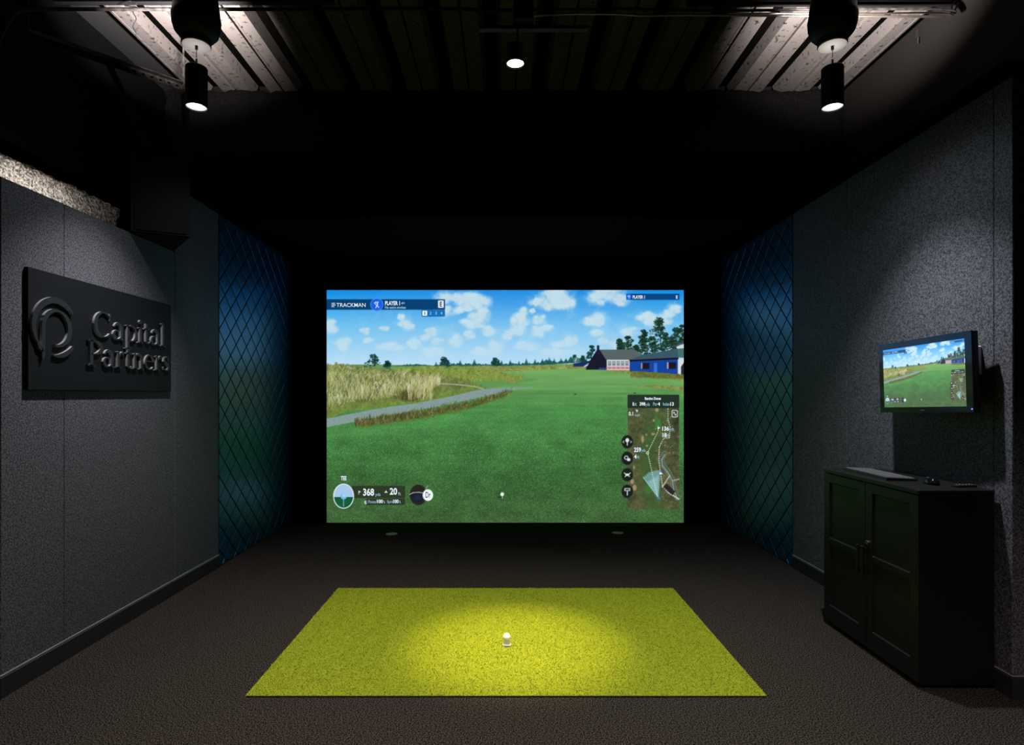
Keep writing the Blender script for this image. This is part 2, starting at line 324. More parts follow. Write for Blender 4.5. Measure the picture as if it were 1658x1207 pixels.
    # tee read-out
    rect(570, 786.8, 656, 806.6, (44, 52, 36), .88); rect(592, 807.2, 656, 817.8, (44, 52, 36), .88, 3)
    oval(556.5, 803.4, 16.8, 20.2, (232, 242, 244)); oval(556.5, 803.4, 15.4, 18.8, (164, 202, 232))
    sl = win(540, 803, 574, 824); e = (np.hypot((X-556.5)/15.4, (Y-803.4)/18.8) < 1) & (Y > 804.8); mix(e.astype(np.float32), (20, 92, 58))
    line([(556.4, 805), (556.4, 820)], 1.2, (140, 170, 200)); oval(556.6, 803.6, 5, 5.4, (118, 176, 224)); oval(557.4, 801.8, 3.8, 3.8, (178, 214, 240), .8, 1.4)
    line([(581, 795), (581, 800.4)], .8, (222, 230, 230)); poly([(581,794.6),(584.4,796.4),(581,798.2)], (226, 234, 234))
    poly([(622.4,798),(625,794.2),(627.8,798)], (226, 234, 238)); oval(592.4, 813.4, 2.2, 3.0, (214, 226, 232)); oval(593.6, 812.8, 1.6, 2.6, (70, 84, 80), .7)
    oval(677.2, 801.4, 13.8, 16.6, (40, 34, 32), .97); poly([(663.2,801),(668,797.6),(678,797),(688,800),(688,806),(680,813),(670,812),(665,806)], (24, 32, 46)); line([(663.4, 800.6), (669, 797.8), (678, 797.2), (687, 798.6)], 1.0, (206, 210, 206)); line([(687, 796.6), (693, 786)], .9, (170, 176, 172)); oval(676, 806, 6, 4, (34, 50, 74), .7, 2)
    oval(692.8, 801.8, 8.4, 9.3, (240, 246, 248)); oval(692.8, 801.8, 8.4, 9.3, (60, 120, 190), .0)
    # clamp the colours and average them down to the grid
    img[:] = np.clip(img, 0, 1)
    small = img.reshape(gh, 2, gw, 2, 3).mean((1, 3))
    return small
# ------------------------------------------------------------------ helpers
def lin(c): return tuple(((v/255.)/12.92 if v/255. <= .04045 else ((v/255.+.055)/1.055)**2.4) for v in c)+(1.0,)
def mat(name, col, rough=.6, metal=0.0, spec=.5, emit=None, estr=1.0, speck=None, bump=None, sheen=0):
    m = bpy.data.materials.new(name); m.use_nodes = True
    nt = m.node_tree; b = nt.nodes['Principled BSDF']
    b.inputs['Base Color'].default_value = (*col[:3], 1); b.inputs['Roughness'].default_value = rough
    b.inputs['Metallic'].default_value = metal; b.inputs['Specular IOR Level'].default_value = spec
    if sheen: b.inputs['Sheen Weight'].default_value = sheen
    tc = nt.nodes.new('ShaderNodeTexCoord')
    if speck:                                        # (scale, dark colour, light colour, lo, hi[, detail])
        n = nt.nodes.new('ShaderNodeTexNoise'); n.inputs['Scale'].default_value = speck[0]; n.inputs['Detail'].default_value = speck[5] if len(speck) > 5 else 2
        nt.links.new(tc.outputs['Object'], n.inputs['Vector'])
        r = nt.nodes.new('ShaderNodeValToRGB'); r.color_ramp.elements[0].position = speck[3]; r.color_ramp.elements[1].position = speck[4]
        r.color_ramp.elements[0].color = (*speck[1][:3], 1); r.color_ramp.elements[1].color = (*speck[2][:3], 1)
        nt.links.new(n.outputs['Fac'], r.inputs['Fac']); nt.links.new(r.outputs['Color'], b.inputs['Base Color'])
    if bump:                                         # (scale, strength, distance)
        n = nt.nodes.new('ShaderNodeTexNoise'); n.inputs['Scale'].default_value = bump[0]; n.inputs['Detail'].default_value = 3
        nt.links.new(tc.outputs['Object'], n.inputs['Vector'])
        p = nt.nodes.new('ShaderNodeBump'); p.inputs['Strength'].default_value = bump[1]; p.inputs['Distance'].default_value = bump[2]
        nt.links.new(n.outputs['Fac'], p.inputs['Height']); nt.links.new(p.outputs['Normal'], b.inputs['Normal'])
    if emit:
        b.inputs['Emission Color'].default_value = (*emit[:3], 1); b.inputs['Emission Strength'].default_value = estr
    return m
def obj(name, me, m=None, parent=None, smooth=False):
    """link a bmesh (or a ready mesh) as one object"""
    if isinstance(me, bmesh.types.BMesh):
        bmesh.ops.recalc_face_normals(me, faces=me.faces)
        d = bpy.data.meshes.new(name); me.to_mesh(d); me.free()
        if smooth: d.polygons.foreach_set('use_smooth', [True]*len(d.polygons))
        me = d
    o = bpy.data.objects.new(name, me); C.objects.link(o)
    if m and not me.materials:
        for q in (m if isinstance(m, (list, tuple)) else [m]): me.materials.append(q)
    if parent: o.parent = parent
    return o
def thing(name, label, cat, loc=(0, 0, 0), rot=None, group=None):
    o = bpy.data.objects.new(name, None); C.objects.link(o); o.location = loc; o.empty_display_size = .05
    if rot is not None: o.rotation_euler = rot
    o['label'] = label; o['category'] = cat
    if group: o['group'] = group
    return o
def tag(o, label, cat, group=None):
    o['label'] = label; o['category'] = cat
    if group: o['group'] = group
    return o
def struct(o): o['kind'] = 'structure'; return o
def box(bm, x0, y0, z0, x1, y1, z1, bev=0, seg=1):
    vs_ = [bm.verts.new(p) for p in ((x0,y0,z0),(x1,y0,z0),(x1,y1,z0),(x0,y1,z0),(x0,y0,z1),(x1,y0,z1),(x1,y1,z1),(x0,y1,z1))]
    fs = [bm.faces.new([vs_[i] for i in q]) for q in ((0,3,2,1),(4,5,6,7),(0,1,5,4),(1,2,6,5),(2,3,7,6),(3,0,4,7))]
    if bev: bmesh.ops.bevel(bm, geom=list({e for f in fs for e in f.edges}), offset=bev, segments=seg, affect='EDGES', profile=.5)
    return bm
def bx(*a, **k): return box(bmesh.new(), *a, **k)
def lathe(prof, n=32, bm=None, c=(0, 0, 0)):
    bm = bm or bmesh.new(); rings = []
    for r, z in prof:
        if r < 1e-6: rings.append([bm.verts.new((c[0], c[1], c[2]+z))])
        else: rings.append([bm.verts.new((c[0]+r*math.cos(2*math.pi*k/n), c[1]+r*math.sin(2*math.pi*k/n), c[2]+z)) for k in range(n)])
    for a, b in zip(rings[:-1], rings[1:]):
        for k in range(n):
            k2 = (k+1) % n
            if len(a) == 1 and len(b) == 1: continue
            if len(a) == 1: bm.faces.new((a[0], b[k], b[k2]))
            elif len(b) == 1: bm.faces.new((a[k], b[0], a[k2]))
            else: bm.faces.new((a[k], b[k], b[k2], a[k2]))
    return bm
def tube(pts, r, n=8, bm=None, caps=True):
    bm = bm or bmesh.new(); pts = [Vector(p) for p in pts]; rings = []; up = None
    for i, p in enumerate(pts):
        d = (pts[min(i+1, len(pts)-1)]-pts[max(i-1, 0)]).normalized()
        if up is None: up = Vector((0, 0, 1)) if abs(d.z) < .9 else Vector((1, 0, 0))
        s = d.cross(up).normalized(); up = s.cross(d).normalized()
        rr = r[i] if isinstance(r, (list, tuple)) else r
        rings.append([bm.verts.new(p+s*(rr*math.cos(2*math.pi*k/n))+up*(rr*math.sin(2*math.pi*k/n))) for k in range(n)])
    for a, b in zip(rings[:-1], rings[1:]):
        for k in range(n): bm.faces.new((a[k], a[(k+1) % n], b[(k+1) % n], b[k]))
    if caps: bm.faces.new(rings[0]); bm.faces.new(rings[-1])
    return bm
def smooth_path(pts, n=8):
    pts = [Vector(p) for p in pts]; q = [pts[0]]+pts+[pts[-1]]; out = []
    for i in range(1, len(q)-2):
        for k in range(n):
            t = k/n
            out.append(.5*((2*q[i])+(q[i+1]-q[i-1])*t+(2*q[i-1]-5*q[i]+4*q[i+1]-q[i+2])*t*t+(3*q[i]-q[i-1]-3*q[i+1]+q[i+2])*t**3))
    return out+[pts[-1]]
def bar(a, b, w, h, bm=None, upv=(0, 0, 1)):
    """a straight bar of rectangular section from a to b"""
    bm = bm or bmesh.new(); a, b = Vector(a), Vector(b); d = (b-a).normalized(); s = d.cross(Vector(upv)).normalized(); u = s.cross(d).normalized()
    v = [bm.verts.new(p+s*(w/2*i)+u*(h/2*j)) for p in (a, b) for i, j in ((-1,-1),(1,-1),(1,1),(-1,1))]
    for q in ((0,1,2,3),(7,6,5,4),(0,4,5,1),(1,5,6,2),(2,6,7,3),(3,7,4,0)): bm.faces.new([v[i] for i in q])
    return bm
def prism(pts, z0, z1, bm=None, fn=lambda x, y, z: (x, y, z)):
    bm = bm or bmesh.new()
    a = [bm.verts.new(fn(x, y, z0)) for x, y in pts]; b = [bm.verts.new(fn(x, y, z1)) for x, y in pts]
    n = len(pts)
    bm.faces.new(list(reversed(a))); bm.faces.new(b)
    for k in range(n): bm.faces.new((a[k], a[(k+1) % n], b[(k+1) % n], b[k]))
    return bm

# ------------------------------------------------------------------ materials
M = {}
M['carpet'] = mat('carpet', (.03, .028, .025), 1.0, spec=.0, speck=(175, (.0025, .002, .0018), (.060, .052, .045), .42, .64, 2), bump=(220, .8, .004))
M['felt'] = mat('felt', (.06, .06, .07), .62, spec=.28, speck=(135, (.024, .0235, .027), (.125, .120, .136), .38, .64, 2), bump=(220, .5, .002))
M['pad'] = mat('quilted_pad_fabric', (.022, .038, .055), .36, spec=.9, speck=(300, (.002, .024, .062), (.004, .036, .088), .3, .7, 2))
M['pad_back'] = mat('pad_backing', (.004, .004, .005), .9, spec=.1)
M['black'] = mat('black_paint', (.012, .012, .013), .8, spec=.2, bump=(40, .2, .01))
M['velour'] = mat('black_velour', (.0015, .0015, .0018), .98, spec=.02)
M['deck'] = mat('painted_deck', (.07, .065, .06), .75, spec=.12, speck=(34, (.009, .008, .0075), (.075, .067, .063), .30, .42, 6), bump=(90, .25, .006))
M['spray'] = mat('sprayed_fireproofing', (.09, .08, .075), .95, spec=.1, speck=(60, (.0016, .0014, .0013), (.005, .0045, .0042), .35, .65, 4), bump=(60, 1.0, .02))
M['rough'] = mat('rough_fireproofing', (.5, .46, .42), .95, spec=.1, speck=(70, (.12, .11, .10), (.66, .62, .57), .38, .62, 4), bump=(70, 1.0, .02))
M['upper'] = mat('dark_plaster', (.008, .0072, .0067), .85, spec=.06)
M['boxblack'] = mat('dull_black_paint', (.0035, .0035, .004), .7, spec=.15)
M['edge'] = mat('painted_edge_highlight', (.17, .17, .18), .4)
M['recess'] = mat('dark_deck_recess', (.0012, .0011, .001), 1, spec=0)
M['vinyl'] = mat('black_vinyl', (.016, .016, .018), .38, spec=.5)
M['turf'] = mat('mat_turf', (.26, .29, .03), .9, spec=.1, speck=(170, (.14, .17, .008), (.28, .32, .018), .3, .7, 3), bump=(220, .9, .006))
M['blade'] = mat('turf_blade', (.30, .33, .03), .8, spec=.15, speck=(140, (.16, .20, .008), (.35, .40, .02), .3, .7, 2))
M['rubber'] = mat('mat_rubber', (.02, .02, .02), .8)
M['steel_black'] = mat('black_powder_coat', (.006, .0055, .005), .36, spec=.35, bump=(500, .05, .001))
M['gap'] = mat('dark_gap', (.002, .002, .002), .9)
M['chrome'] = mat('chrome', (.7, .7, .7), .2, 1.0)
M['plastic'] = mat('black_plastic', (.012, .012, .013), .35)
M['gloss'] = mat('gloss_bezel', (.004, .004, .005), .08, spec=.6)
M['key'] = mat('grey_key', (.085, .085, .09), .5)
M['lampblack'] = mat('black_lamp_paint', (.006, .006, .007), .6, spec=.3)
M['white'] = mat('white_enamel', (.78, .76, .74), .5)
M['reflector'] = mat('white_reflector', (.66, .67, .69), .5)
M['led'] = mat('cool_led', (1, 1, 1), .5, emit=(.93, .96, 1.0), estr=6)
M['ledwarm'] = mat('warm_led', (1, 1, 1), .5, emit=(1, .86, .60), estr=16)
M['cord'] = mat('grey_cord', (.08, .08, .08), .4)
M['wire'] = mat('steel_cable', (.35, .35, .35), .4, 1.0)
M['galv'] = mat('dark_painted_steel', (.02, .018, .017), .85, .0, spec=.1, speck=(30, (.004, .0036, .0033), (.017, .0155, .0145), .35, .65, 3))
M['armor'] = mat('armoured_conduit', (.30, .265, .225), .4, 1.0)
M['hole'] = mat('punched_hole', (.001, .001, .001), 1, spec=0)
M['signboard'] = mat('charcoal_signboard', (.0032, .0045, .006), .65, spec=.13)
M['letterface'] = mat('dark_letter_face', (.010, .011, .013), .5, spec=.3)
M['letterside'] = mat('brushed_letter_edge', (.24, .23, .235), .45, .2)
M['ball'] = mat('golf_ball_white', (.86, .86, .84), .35)
M['tee'] = mat('white_rubber', (.62, .60, .55), .6)
M['ink'] = mat('black_ink', (.01, .01, .01), .6)
M['disc'] = mat('grey_metal_cover', (.22, .22, .22), .5, .2)
M['blue_led'] = mat('blue_led', (.1, .1, 1), .5, emit=(.15, .12, 1), estr=3)
M['hudw'] = mat('lit_lettering', (0, 0, 0), 1, spec=0, emit=lin((226, 238, 244)), estr=1)
M['hudb'] = mat('lit_pale_blue_lettering', (0, 0, 0), 1, spec=0, emit=lin((150, 200, 220)), estr=1)
M['hudd'] = mat('lit_dark_lettering', (0, 0, 0), 1, spec=0, emit=lin((30, 40, 52)), estr=1)
def picture_mat():
    m = bpy.data.materials.new('projected_picture'); m.use_nodes = True; nt = m.node_tree; nt.nodes.clear()
    a = nt.nodes.new('ShaderNodeAttribute'); a.attribute_name = 'picture'
    e = nt.nodes.new('ShaderNodeEmission'); e.inputs['Strength'].default_value = 1.0
    o = nt.nodes.new('ShaderNodeOutputMaterial'); nt.links.new(a.outputs['Color'], e.inputs['Color']); nt.links.new(e.outputs[0], o.inputs[0])
    return m
M['picture'] = picture_mat()
M['felt'].node_tree.nodes['Principled BSDF'].inputs['Specular Tint'].default_value = (.4, .75, 1, 1)
M['pad'].node_tree.nodes['Principled BSDF'].inputs['Specular Tint'].default_value = (.1, .6, 1, 1)
M['pad'].node_tree.nodes['Principled BSDF'].inputs['IOR'].default_value = 1.75
M['gloss'].node_tree.nodes['Principled BSDF'].inputs['Specular Tint'].default_value = (.3, .6, 1, 1)

# ------------------------------------------------------------------ the room
XL, XR = -2.325, 2.344            # felt walls
Y0, YP, YS = 2.735, 4.83, 6.50    # near ends of the walls, front of the quilted pads, screen
ZT, ZL, ZC = 2.875, 2.41, 3.90    # wall top, lower top of the left wall, ceiling
XU = 2.79                         # upper walls behind
bm = bx(-4.2, -2.6, -.06, 4.2, 6.75, 0); struct(obj('floor', bm, M['carpet']))
struct(obj('wall_back', bx(-3.0, 6.62, 0, 3.0, 6.75, ZC), M['velour']))
# upper side walls behind the felt walls
struct(obj('wall_upper_right', bx(XU, Y0+.102, 0, XU+.12, 6.62, ZC), M['upper']))
struct(obj('wall_upper_left', bx(-XU-.12, Y0+.102, 0, -XU, 6.62, ZC), M['velour']))
struct(obj('wall_return_right', bx(XR+.004, Y0, 0, 4.2, Y0+.10, ZT+.07), M['felt']))
struct(obj('wall_return_left', bx(-4.2, Y0, 0, XL-.004, Y0+.10, ZL), M['felt']))
def felt_wall(name, x0, x1, facing, panels, z_of):
    """a furred-out wall: dark core with felt panels laid on it, thin seams between"""
    core = struct(obj(name, bx(min(x0, x1), Y0+.10, 0, max(x0, x1), YS+.1, 2.40 if facing > 0 else ZT-.01), M['gap']))
    for (ya, yb, zb) in panels:
        bm = bmesh.new(); xf = (XL if facing > 0 else XR); xb = xf-facing*.022
        box(bm, min(xf, xb), ya+.0012, 0.0, max(xf, xb), yb-.0012, zb, .0025)
        obj('felt_panel', bm, M['felt'], core)
    return core
wl = felt_wall('wall_left', XL-.022, XL-.14, 1, [(Y0, 3.13, ZL), (3.13, 4.18, ZL), (4.18, YP-.012, ZT)], None)
obj('wall_core', bx(XL-.14, 4.18, 2.40, XL-.023, YS+.1, ZT-.01), M['gap'], wl)
wr = felt_wall('wall_right', XR+.022, XR+.14, -1, [(Y0, 2.842, ZT), (2.842, 4.06, ZT), (4.06, YP-.012, ZT)], None)

# baseboards
def baseboard(name, xf, facing, ret):
    bm = bmesh.new(); t = .012*facing
    prof = [(0, 0), (t, 0), (t, .094), (t*.55, .102), (0, .102)]
    prism([(xf+a, z) for a, z in prof], Y0-.012, YP-.015, bm, lambda x, z, y: (x, y, z))
    b = struct(obj(name, bm, M['vinyl']))
    bm = bmesh.new(); x1 = xf-facing*1.7
    prism([(a, z) for a, z in ((0, 0), (-.012, 0), (-.012, .094), (-.0066, .102), (0, .102))], min(xf, x1), max(xf, x1), bm, lambda y, z, x: (x, Y0+y, z))
    obj('baseboard_return', bm, M['vinyl'], b)
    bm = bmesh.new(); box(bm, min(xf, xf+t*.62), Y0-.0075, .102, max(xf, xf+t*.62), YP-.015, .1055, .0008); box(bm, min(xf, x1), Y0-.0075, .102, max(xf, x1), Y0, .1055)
    obj('top_edge_highlight', bm, M['edge'], b)['label'] = 'top edge of the baseboard, its highlight painted pale grey'  # grey strip paints in the light caught along the edge
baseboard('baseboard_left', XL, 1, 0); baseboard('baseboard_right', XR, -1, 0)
# black rail along the top of the right wall, header over the screen bay, its black soffit
bm = bx(XR-.035, Y0-.0, ZT, XR+.10, YP+.0, ZT+.075, .004); struct(obj('trim_1', bm, M['velour']))
bm = bx(XL-.10, 4.19, ZT, XL+.03, YP+.0, ZT+.06, .004); struct(obj('trim_2', bm, M['velour']))
struct(obj('trim_3', bx(-XU, YP+.14, ZT+.03, XU, YP+.22, 3.5), M['velour']))           # face above the bay
struct(obj('trim_4', bx(-XU, YP+.10, ZT, XU, 6.62, ZT+.03), M['velour']))             # soffit of the bay
# girder with rough sprayed fireproofing
def rough_block(x0, y0, z0, x1, y1, z1, step, amp, seed):
    bm = box(bmesh.new(), x0, y0, z0, x1, y1, z1)
    cut = []
    for axis, (a, b) in enumerate(((x0, x1), (y0, y1), (z0, z1))):
        n = max(1, int((b-a)/step))
        for k in range(1, n):
            co = [0, 0, 0]; no = [0, 0, 0]; co[axis] = a+(b-a)*k/n; no[axis] = 1
            bmesh.ops.bisect_plane(bm, geom=bm.verts[:]+bm.edges[:]+bm.faces[:], plane_co=co, plane_no=no)
    r = random.Random(seed)
    for v in bm.verts: v.co += Vector((r.uniform(-1, 1), r.uniform(-1, 1), r.uniform(-1, 1)))*amp
    return bm
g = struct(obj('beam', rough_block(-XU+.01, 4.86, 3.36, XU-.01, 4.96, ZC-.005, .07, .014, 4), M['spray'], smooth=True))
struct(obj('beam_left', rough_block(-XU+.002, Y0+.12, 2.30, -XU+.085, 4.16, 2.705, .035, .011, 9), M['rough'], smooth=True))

# ceiling: a slab carried by corrugated steel deck sheets running towards the screen
ceil = struct(obj('ceiling', bx(-4.2, -2.6, ZC+.085, 4.2, 6.75, ZC+.16), M['black']))
PITCH, X0R = .3815, 1.807
def deck_sheet(k):
    xs = X0R+(k-.5)*PITCH*1.0
    half = PITCH/2; rw = .046; sl = .028
    c = X0R+k*PITCH
    a = c-half; b = c+half
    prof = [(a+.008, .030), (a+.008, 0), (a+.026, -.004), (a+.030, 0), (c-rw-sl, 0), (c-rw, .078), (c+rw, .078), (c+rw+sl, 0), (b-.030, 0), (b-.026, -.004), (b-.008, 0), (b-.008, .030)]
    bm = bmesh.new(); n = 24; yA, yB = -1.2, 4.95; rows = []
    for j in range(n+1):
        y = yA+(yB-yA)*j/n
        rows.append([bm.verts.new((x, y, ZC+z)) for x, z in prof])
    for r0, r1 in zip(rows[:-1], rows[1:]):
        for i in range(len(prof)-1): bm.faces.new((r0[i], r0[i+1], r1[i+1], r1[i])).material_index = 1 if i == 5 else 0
    return bm
for k in range(-11, 3):
    bm = deck_sheet(k)
    for v in bm.verts: v.co.x = max(-XU+.002, min(XU-.002, v.co.x))
    bmesh.ops.dissolve_degenerate(bm, dist=1e-4, edges=bm.edges)
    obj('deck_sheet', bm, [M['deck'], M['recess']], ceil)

# ------------------------------------------------------------------ quilted wall pads
def clip(poly, f):
    out = []
    for i in range(len(poly)):
        a, b = poly[i], poly[(i+1) % len(poly)]; fa, fb = f(a), f(b)
        if fa >= 0: out.append(a)
        if (fa > 0 > fb) or (fa < 0 < fb): t = fa/(fa-fb); out.append((a[0]+(b[0]-a[0])*t, a[1]+(b[1]-a[1])*t))
    return out
def quilted_pad(name, x, face, y0, y1, z1, label):
    root = thing(name, label, 'wall pad', (x, y0, 0), group=None)
    W = y1-y0
    obj('backing', bx(min(0, face*.012), 0, .002, max(0, face*.012), W, z1), M['pad_back'], root)
    hw, hh, gap = .1035, .0995, .0036
    cache = {}
    rows = int(z1/hh)+3; cols = int(W/hw)+3
    for i in range(-1, cols):
        for j in range(-1, rows):
            if (i+j) % 2: continue
            cy, cz = i*hw, j*hh+.045
            f = 1-gap*1.4142/hw
            p = [(cy-hw*f, cz), (cy, cz-hh*f), (cy+hw*f, cz), (cy, cz+hh*f)]
            for fn in (lambda q: q[0]-.004, lambda q: W-.004-q[0], lambda q: q[1]-.006, lambda q: z1-.004-q[1]):
                if len(p) > 2: p = clip(p, fn)
            if len(p) < 3: continue
            ar = .5*abs(sum(p[k][0]*p[(k+1) % len(p)][1]-p[(k+1) % len(p)][0]*p[k][1] for k in range(len(p))))
            if ar < .0006: continue
            key = tuple((round(a-cy, 4), round(b-cz, 4)) for a, b in p)
            if key not in cache:
                bm = bmesh.new(); n = len(p)
                mx = sum(a for a, b in p)/n; mz = sum(b for a, b in p)/n
                rings = []
                for (s, d) in ((1, .010), (1, .0195), (.955, .0215), (.6, .0225)):
                    rings.append([bm.verts.new((face*d, mx+(a-mx)*s-cy, mz+(b-mz)*s-cz)) for a, b in p])
                for a, b in zip(rings[:-1], rings[1:]):
                    for k in range(n): bm.faces.new((a[k], a[(k+1) % n], b[(k+1) % n], b[k]))
                bm.faces.new(rings[-1])
                o = obj('padded_diamond', bm, M['pad'], root); cache[key] = o.data
            else: o = obj('padded_diamond', cache[key], None, root)
            o.location = (0, cy, cz)
    return root
quilted_pad('quilted_wall_pad', XL-.024, 1, YP, YS-.04, ZT, 'blue-lit quilted diamond wall pad left of the big screen, beyond the lettered sign')
quilted_pad('quilted_wall_pad', XR+.024, -1, YP, YS-.04, ZT, 'blue-lit quilted diamond wall pad right of the big screen, beyond the black cabinet')

# ------------------------------------------------------------------ projection screen and its picture
PICT = paint_picture()
def picture_mesh(name, w, h, gw, gh, lift=0.0):
    src = PICT
    H, W, _ = src.shape
    iy = np.linspace(0, H-1, gh); ix = np.linspace(0, W-1, gw)
    if gh < H*.7:                                    # smaller copy: average down
        a = src
        ky, kx = H/gh, W/gw
        rows = [a[int(j*ky):max(int(j*ky)+1, int((j+1)*ky))].mean(0) for j in range(gh)]
        a = np.stack(rows); a = np.stack([a[:, int(i*kx):max(int(i*kx)+1, int((i+1)*kx))].mean(1) for i in range(gw)], 1)
    else: a = src[iy.round().astype(int)][:, ix.round().astype(int)]
    l = np.where(a <= .04045, a/12.92, ((a+.055)/1.055)**2.4).astype(np.float32)
    l = l*(1+2*lift)+lift*.6
    xs = np.linspace(-w/2, w/2, gw); zs = np.linspace(h/2, -h/2, gh)
    co = np.zeros((gh, gw, 3), np.float32); co[..., 0] = xs[None]; co[..., 2] = zs[:, None]
    me = bpy.data.meshes.new(name); nv = gw*gh; nf = (gw-1)*(gh-1)
    me.vertices.add(nv); me.vertices.foreach_set('co', co.ravel())
    idx = np.arange(nv).reshape(gh, gw)
    q = np.stack([idx[1:, :-1], idx[1:, 1:], idx[:-1, 1:], idx[:-1, :-1]], -1).reshape(-1).astype(np.int32)
    me.loops.add(nf*4); me.loops.foreach_set('vertex_index', q)
    me.polygons.add(nf); me.polygons.foreach_set('loop_start', np.arange(0, nf*4, 4, dtype=np.int32))
    me.update(calc_edges=True)
    at_ = me.color_attributes.new('picture', 'FLOAT_COLOR', 'POINT')
    c = np.ones((nv, 4), np.float32); c[:, :3] = l.reshape(-1, 3); at_.data.foreach_set('color', c.ravel())
    me.materials.append(M['picture'])
    return me
SW, SH = PW*YS/F, PH*YS/F
TEXT = {  # one entry per piece of lettering: (words, x0, y0, x1, y1, bold, ink) in the photograph's pixels
 'banner': [('TRACKMAN', 545, 491, 592, 497.4, .003, 'w'), ('PLAYER 1', 623.5, 487.8, 647.6, 494.6, .03, 'w'), ('#1', 649.8, 489.4, 655, 493, .02, 'b'), ('No extra strokes', 623.5, 496, 657, 500.2, .015, 'b'), ('E', 712, 488.8, 716, 496.8, .03, 'd')],
 'tabs': [('1', 687.2, 505.2, 688.6, 510, .0, 'd'), ('2', 695.8, 505, 698.6, 509.8, .01, 'b'), ('3', 704.6, 505, 707.4, 509.8, .01, 'b'), ('4', 713.4, 505, 716.4, 509.8, .01, 'b')],
 'player': [('PLAYER 1', 1024.4, 478.6, 1044, 484, .03, 'w'), ('E', 1094.4, 478.8, 1097.2, 484, .03, 'w')],
 'hole': [('Bandon Dunes', 1044, 643.4, 1070, 647.8, .035, 'w'), ('1', 1024.4, 651.6, 1026, 657.3, .0, 'w'), ('st', 1027, 652.6, 1030.8, 657.3, .0, 'b'), ('398', 1035.6, 651.6, 1044.7, 657.3, .03, 'w'), ('yds', 1045.2, 652.4, 1052, 659, .0, 'b'),
          ('Par', 1057.5, 651.8, 1064.6, 657.3, .0, 'b'), ('4', 1065, 651.6, 1068.6, 657.3, .03, 'w'), ('Index', 1073.3, 651.8, 1084.6, 657.3, .0, 'b'), ('13', 1085.2, 651.6, 1090.8, 657.3, .03, 'w')],
 'map': [('0.1', 1017.8, 667, 1025, 673.4, .025, 'w'), ('mph', 1028, 670.6, 1035.8, 675.4, .0, 'b'), ('136', 1072, 690.8, 1083.2, 697.8, .03, 'w'), ('yds', 1083.8, 692.8, 1091, 699, .0, 'b'), ('18', 1072.6, 701.4, 1079.4, 708.4, .03, 'w'), ('ft', 1080.2, 703, 1084.6, 708.4, .0, 'b'),
         ('259', 1026.4, 725, 1037.8, 732.4, .03, 'w'), ('yds', 1038.4, 727, 1045, 733.4, .0, 'b'), ('4', 1026.6, 736.4, 1030.8, 743, .03, 'w'), ('ft', 1031.6, 738, 1035.4, 743, .0, 'b')],
 'tee': [('TEE', 552, 771.2, 561.2, 778.2, .03, 'w'), ('368', 588, 791.2, 605.8, 803.2, .03, 'w'), ('yds', 607.7, 798.6, 616.2, 805, .0, 'b'), ('20', 631, 790.4, 643.2, 801.6, .03, 'w'), ('ft', 644.6, 797, 649.2, 802.4, .0, 'b'),
         ('Power', 596.6, 810.2, 609.8, 815.4, .0, 'b'), ('100', 610.4, 809.2, 620, 815.2, .03, 'w'), ('%', 620.8, 811, 623.6, 815.2, .0, 'b'), ('Spin', 626.7, 810.2, 636, 816.4, .0, 'b'), ('100', 636.6, 809.2, 645.4, 815.2, .03, 'w'), ('%', 646.2, 811, 649, 815.2, .0, 'b')],
 'club': [('Dr', 689, 796.8, 697.4, 806.4, .01, 'd')],
}
INK = {'w': 0, 'b': 1, 'd': 2}
def words_mesh(items, w, h):
    """letters laid flat on the picture: every piece of lettering fitted to its box"""
    V, Fc, Mi = [], [], []
    for (s, x0, y0, x1, y1, bold, ink) in items:
        cu = bpy.data.curves.new('words', 'FONT'); cu.body = s; cu.offset = bold; cu.resolution_u = 3
        o = bpy.data.objects.new('words', cu); C.objects.link(o)
        bpy.context.view_layer.update()
        me = bpy.data.meshes.new_from_object(o.evaluated_get(bpy.context.evaluated_depsgraph_get()))
        bpy.data.objects.remove(o, do_unlink=True); bpy.data.curves.remove(cu)
        n = len(me.vertices); co = np.zeros(n*3, np.float32); me.vertices.foreach_get('co', co); co = co.reshape(-1, 3)
        lo, hi = co.min(0), co.max(0)
        px = x0+(co[:, 0]-lo[0])/(hi[0]-lo[0])*(x1-x0); py = y1-(co[:, 1]-lo[1])/(hi[1]-lo[1])*(y1-y0)
        base = len(V)
        V += [((a-PX0-PW/2)/PW*w, 0.0, -(b-PY0-PH/2)/PH*h) for a, b in zip(px, py)]
        for p in me.polygons: Fc.append([base+i for i in p.vertices]); Mi.append(INK[ink])
        bpy.data.meshes.remove(me)
    me = bpy.data.meshes.new('lettering'); me.from_pydata(V, [], Fc); me.polygons.foreach_set('material_index', Mi)
    for k in ('hudw', 'hudb', 'hudd'): me.materials.append(M[k])
    return me
WORDS = [words_mesh([w], SW, SH) for v in TEXT.values() for w in v]
sc_c = at(PX0+PW/2, PY0+PH/2, YS)
scr = thing('projection_screen', 'wall-filling projection screen showing a sunny golf fairway under blue sky', 'screen', (sc_c.x, YS, sc_c.z))
obj('picture', picture_mesh('picture', SW, SH, 723, 473), None, scr)
for me in WORDS:
    o = obj('lettering', me, None, scr); o.location = (0, -.003, 0)
# black cloth border: left, right, top and the strip at the foot
zb = -sc_c.z+.001; zt = ZT-sc_c.z-.004
for (a, b, c, d) in ((XL+.03-sc_c.x, zb, -SW/2, zt), (SW/2, zb, XR-.03-sc_c.x, zt), (-SW/2, SH/2, SW/2, zt)):
    obj('cloth_border', bx(a, -.012, b, c, .05, d), M['velour'], scr)
obj('screen_backing', bx(-SW/2, .012, -SH/2, SW/2, .05, SH/2), M['velour'], scr)

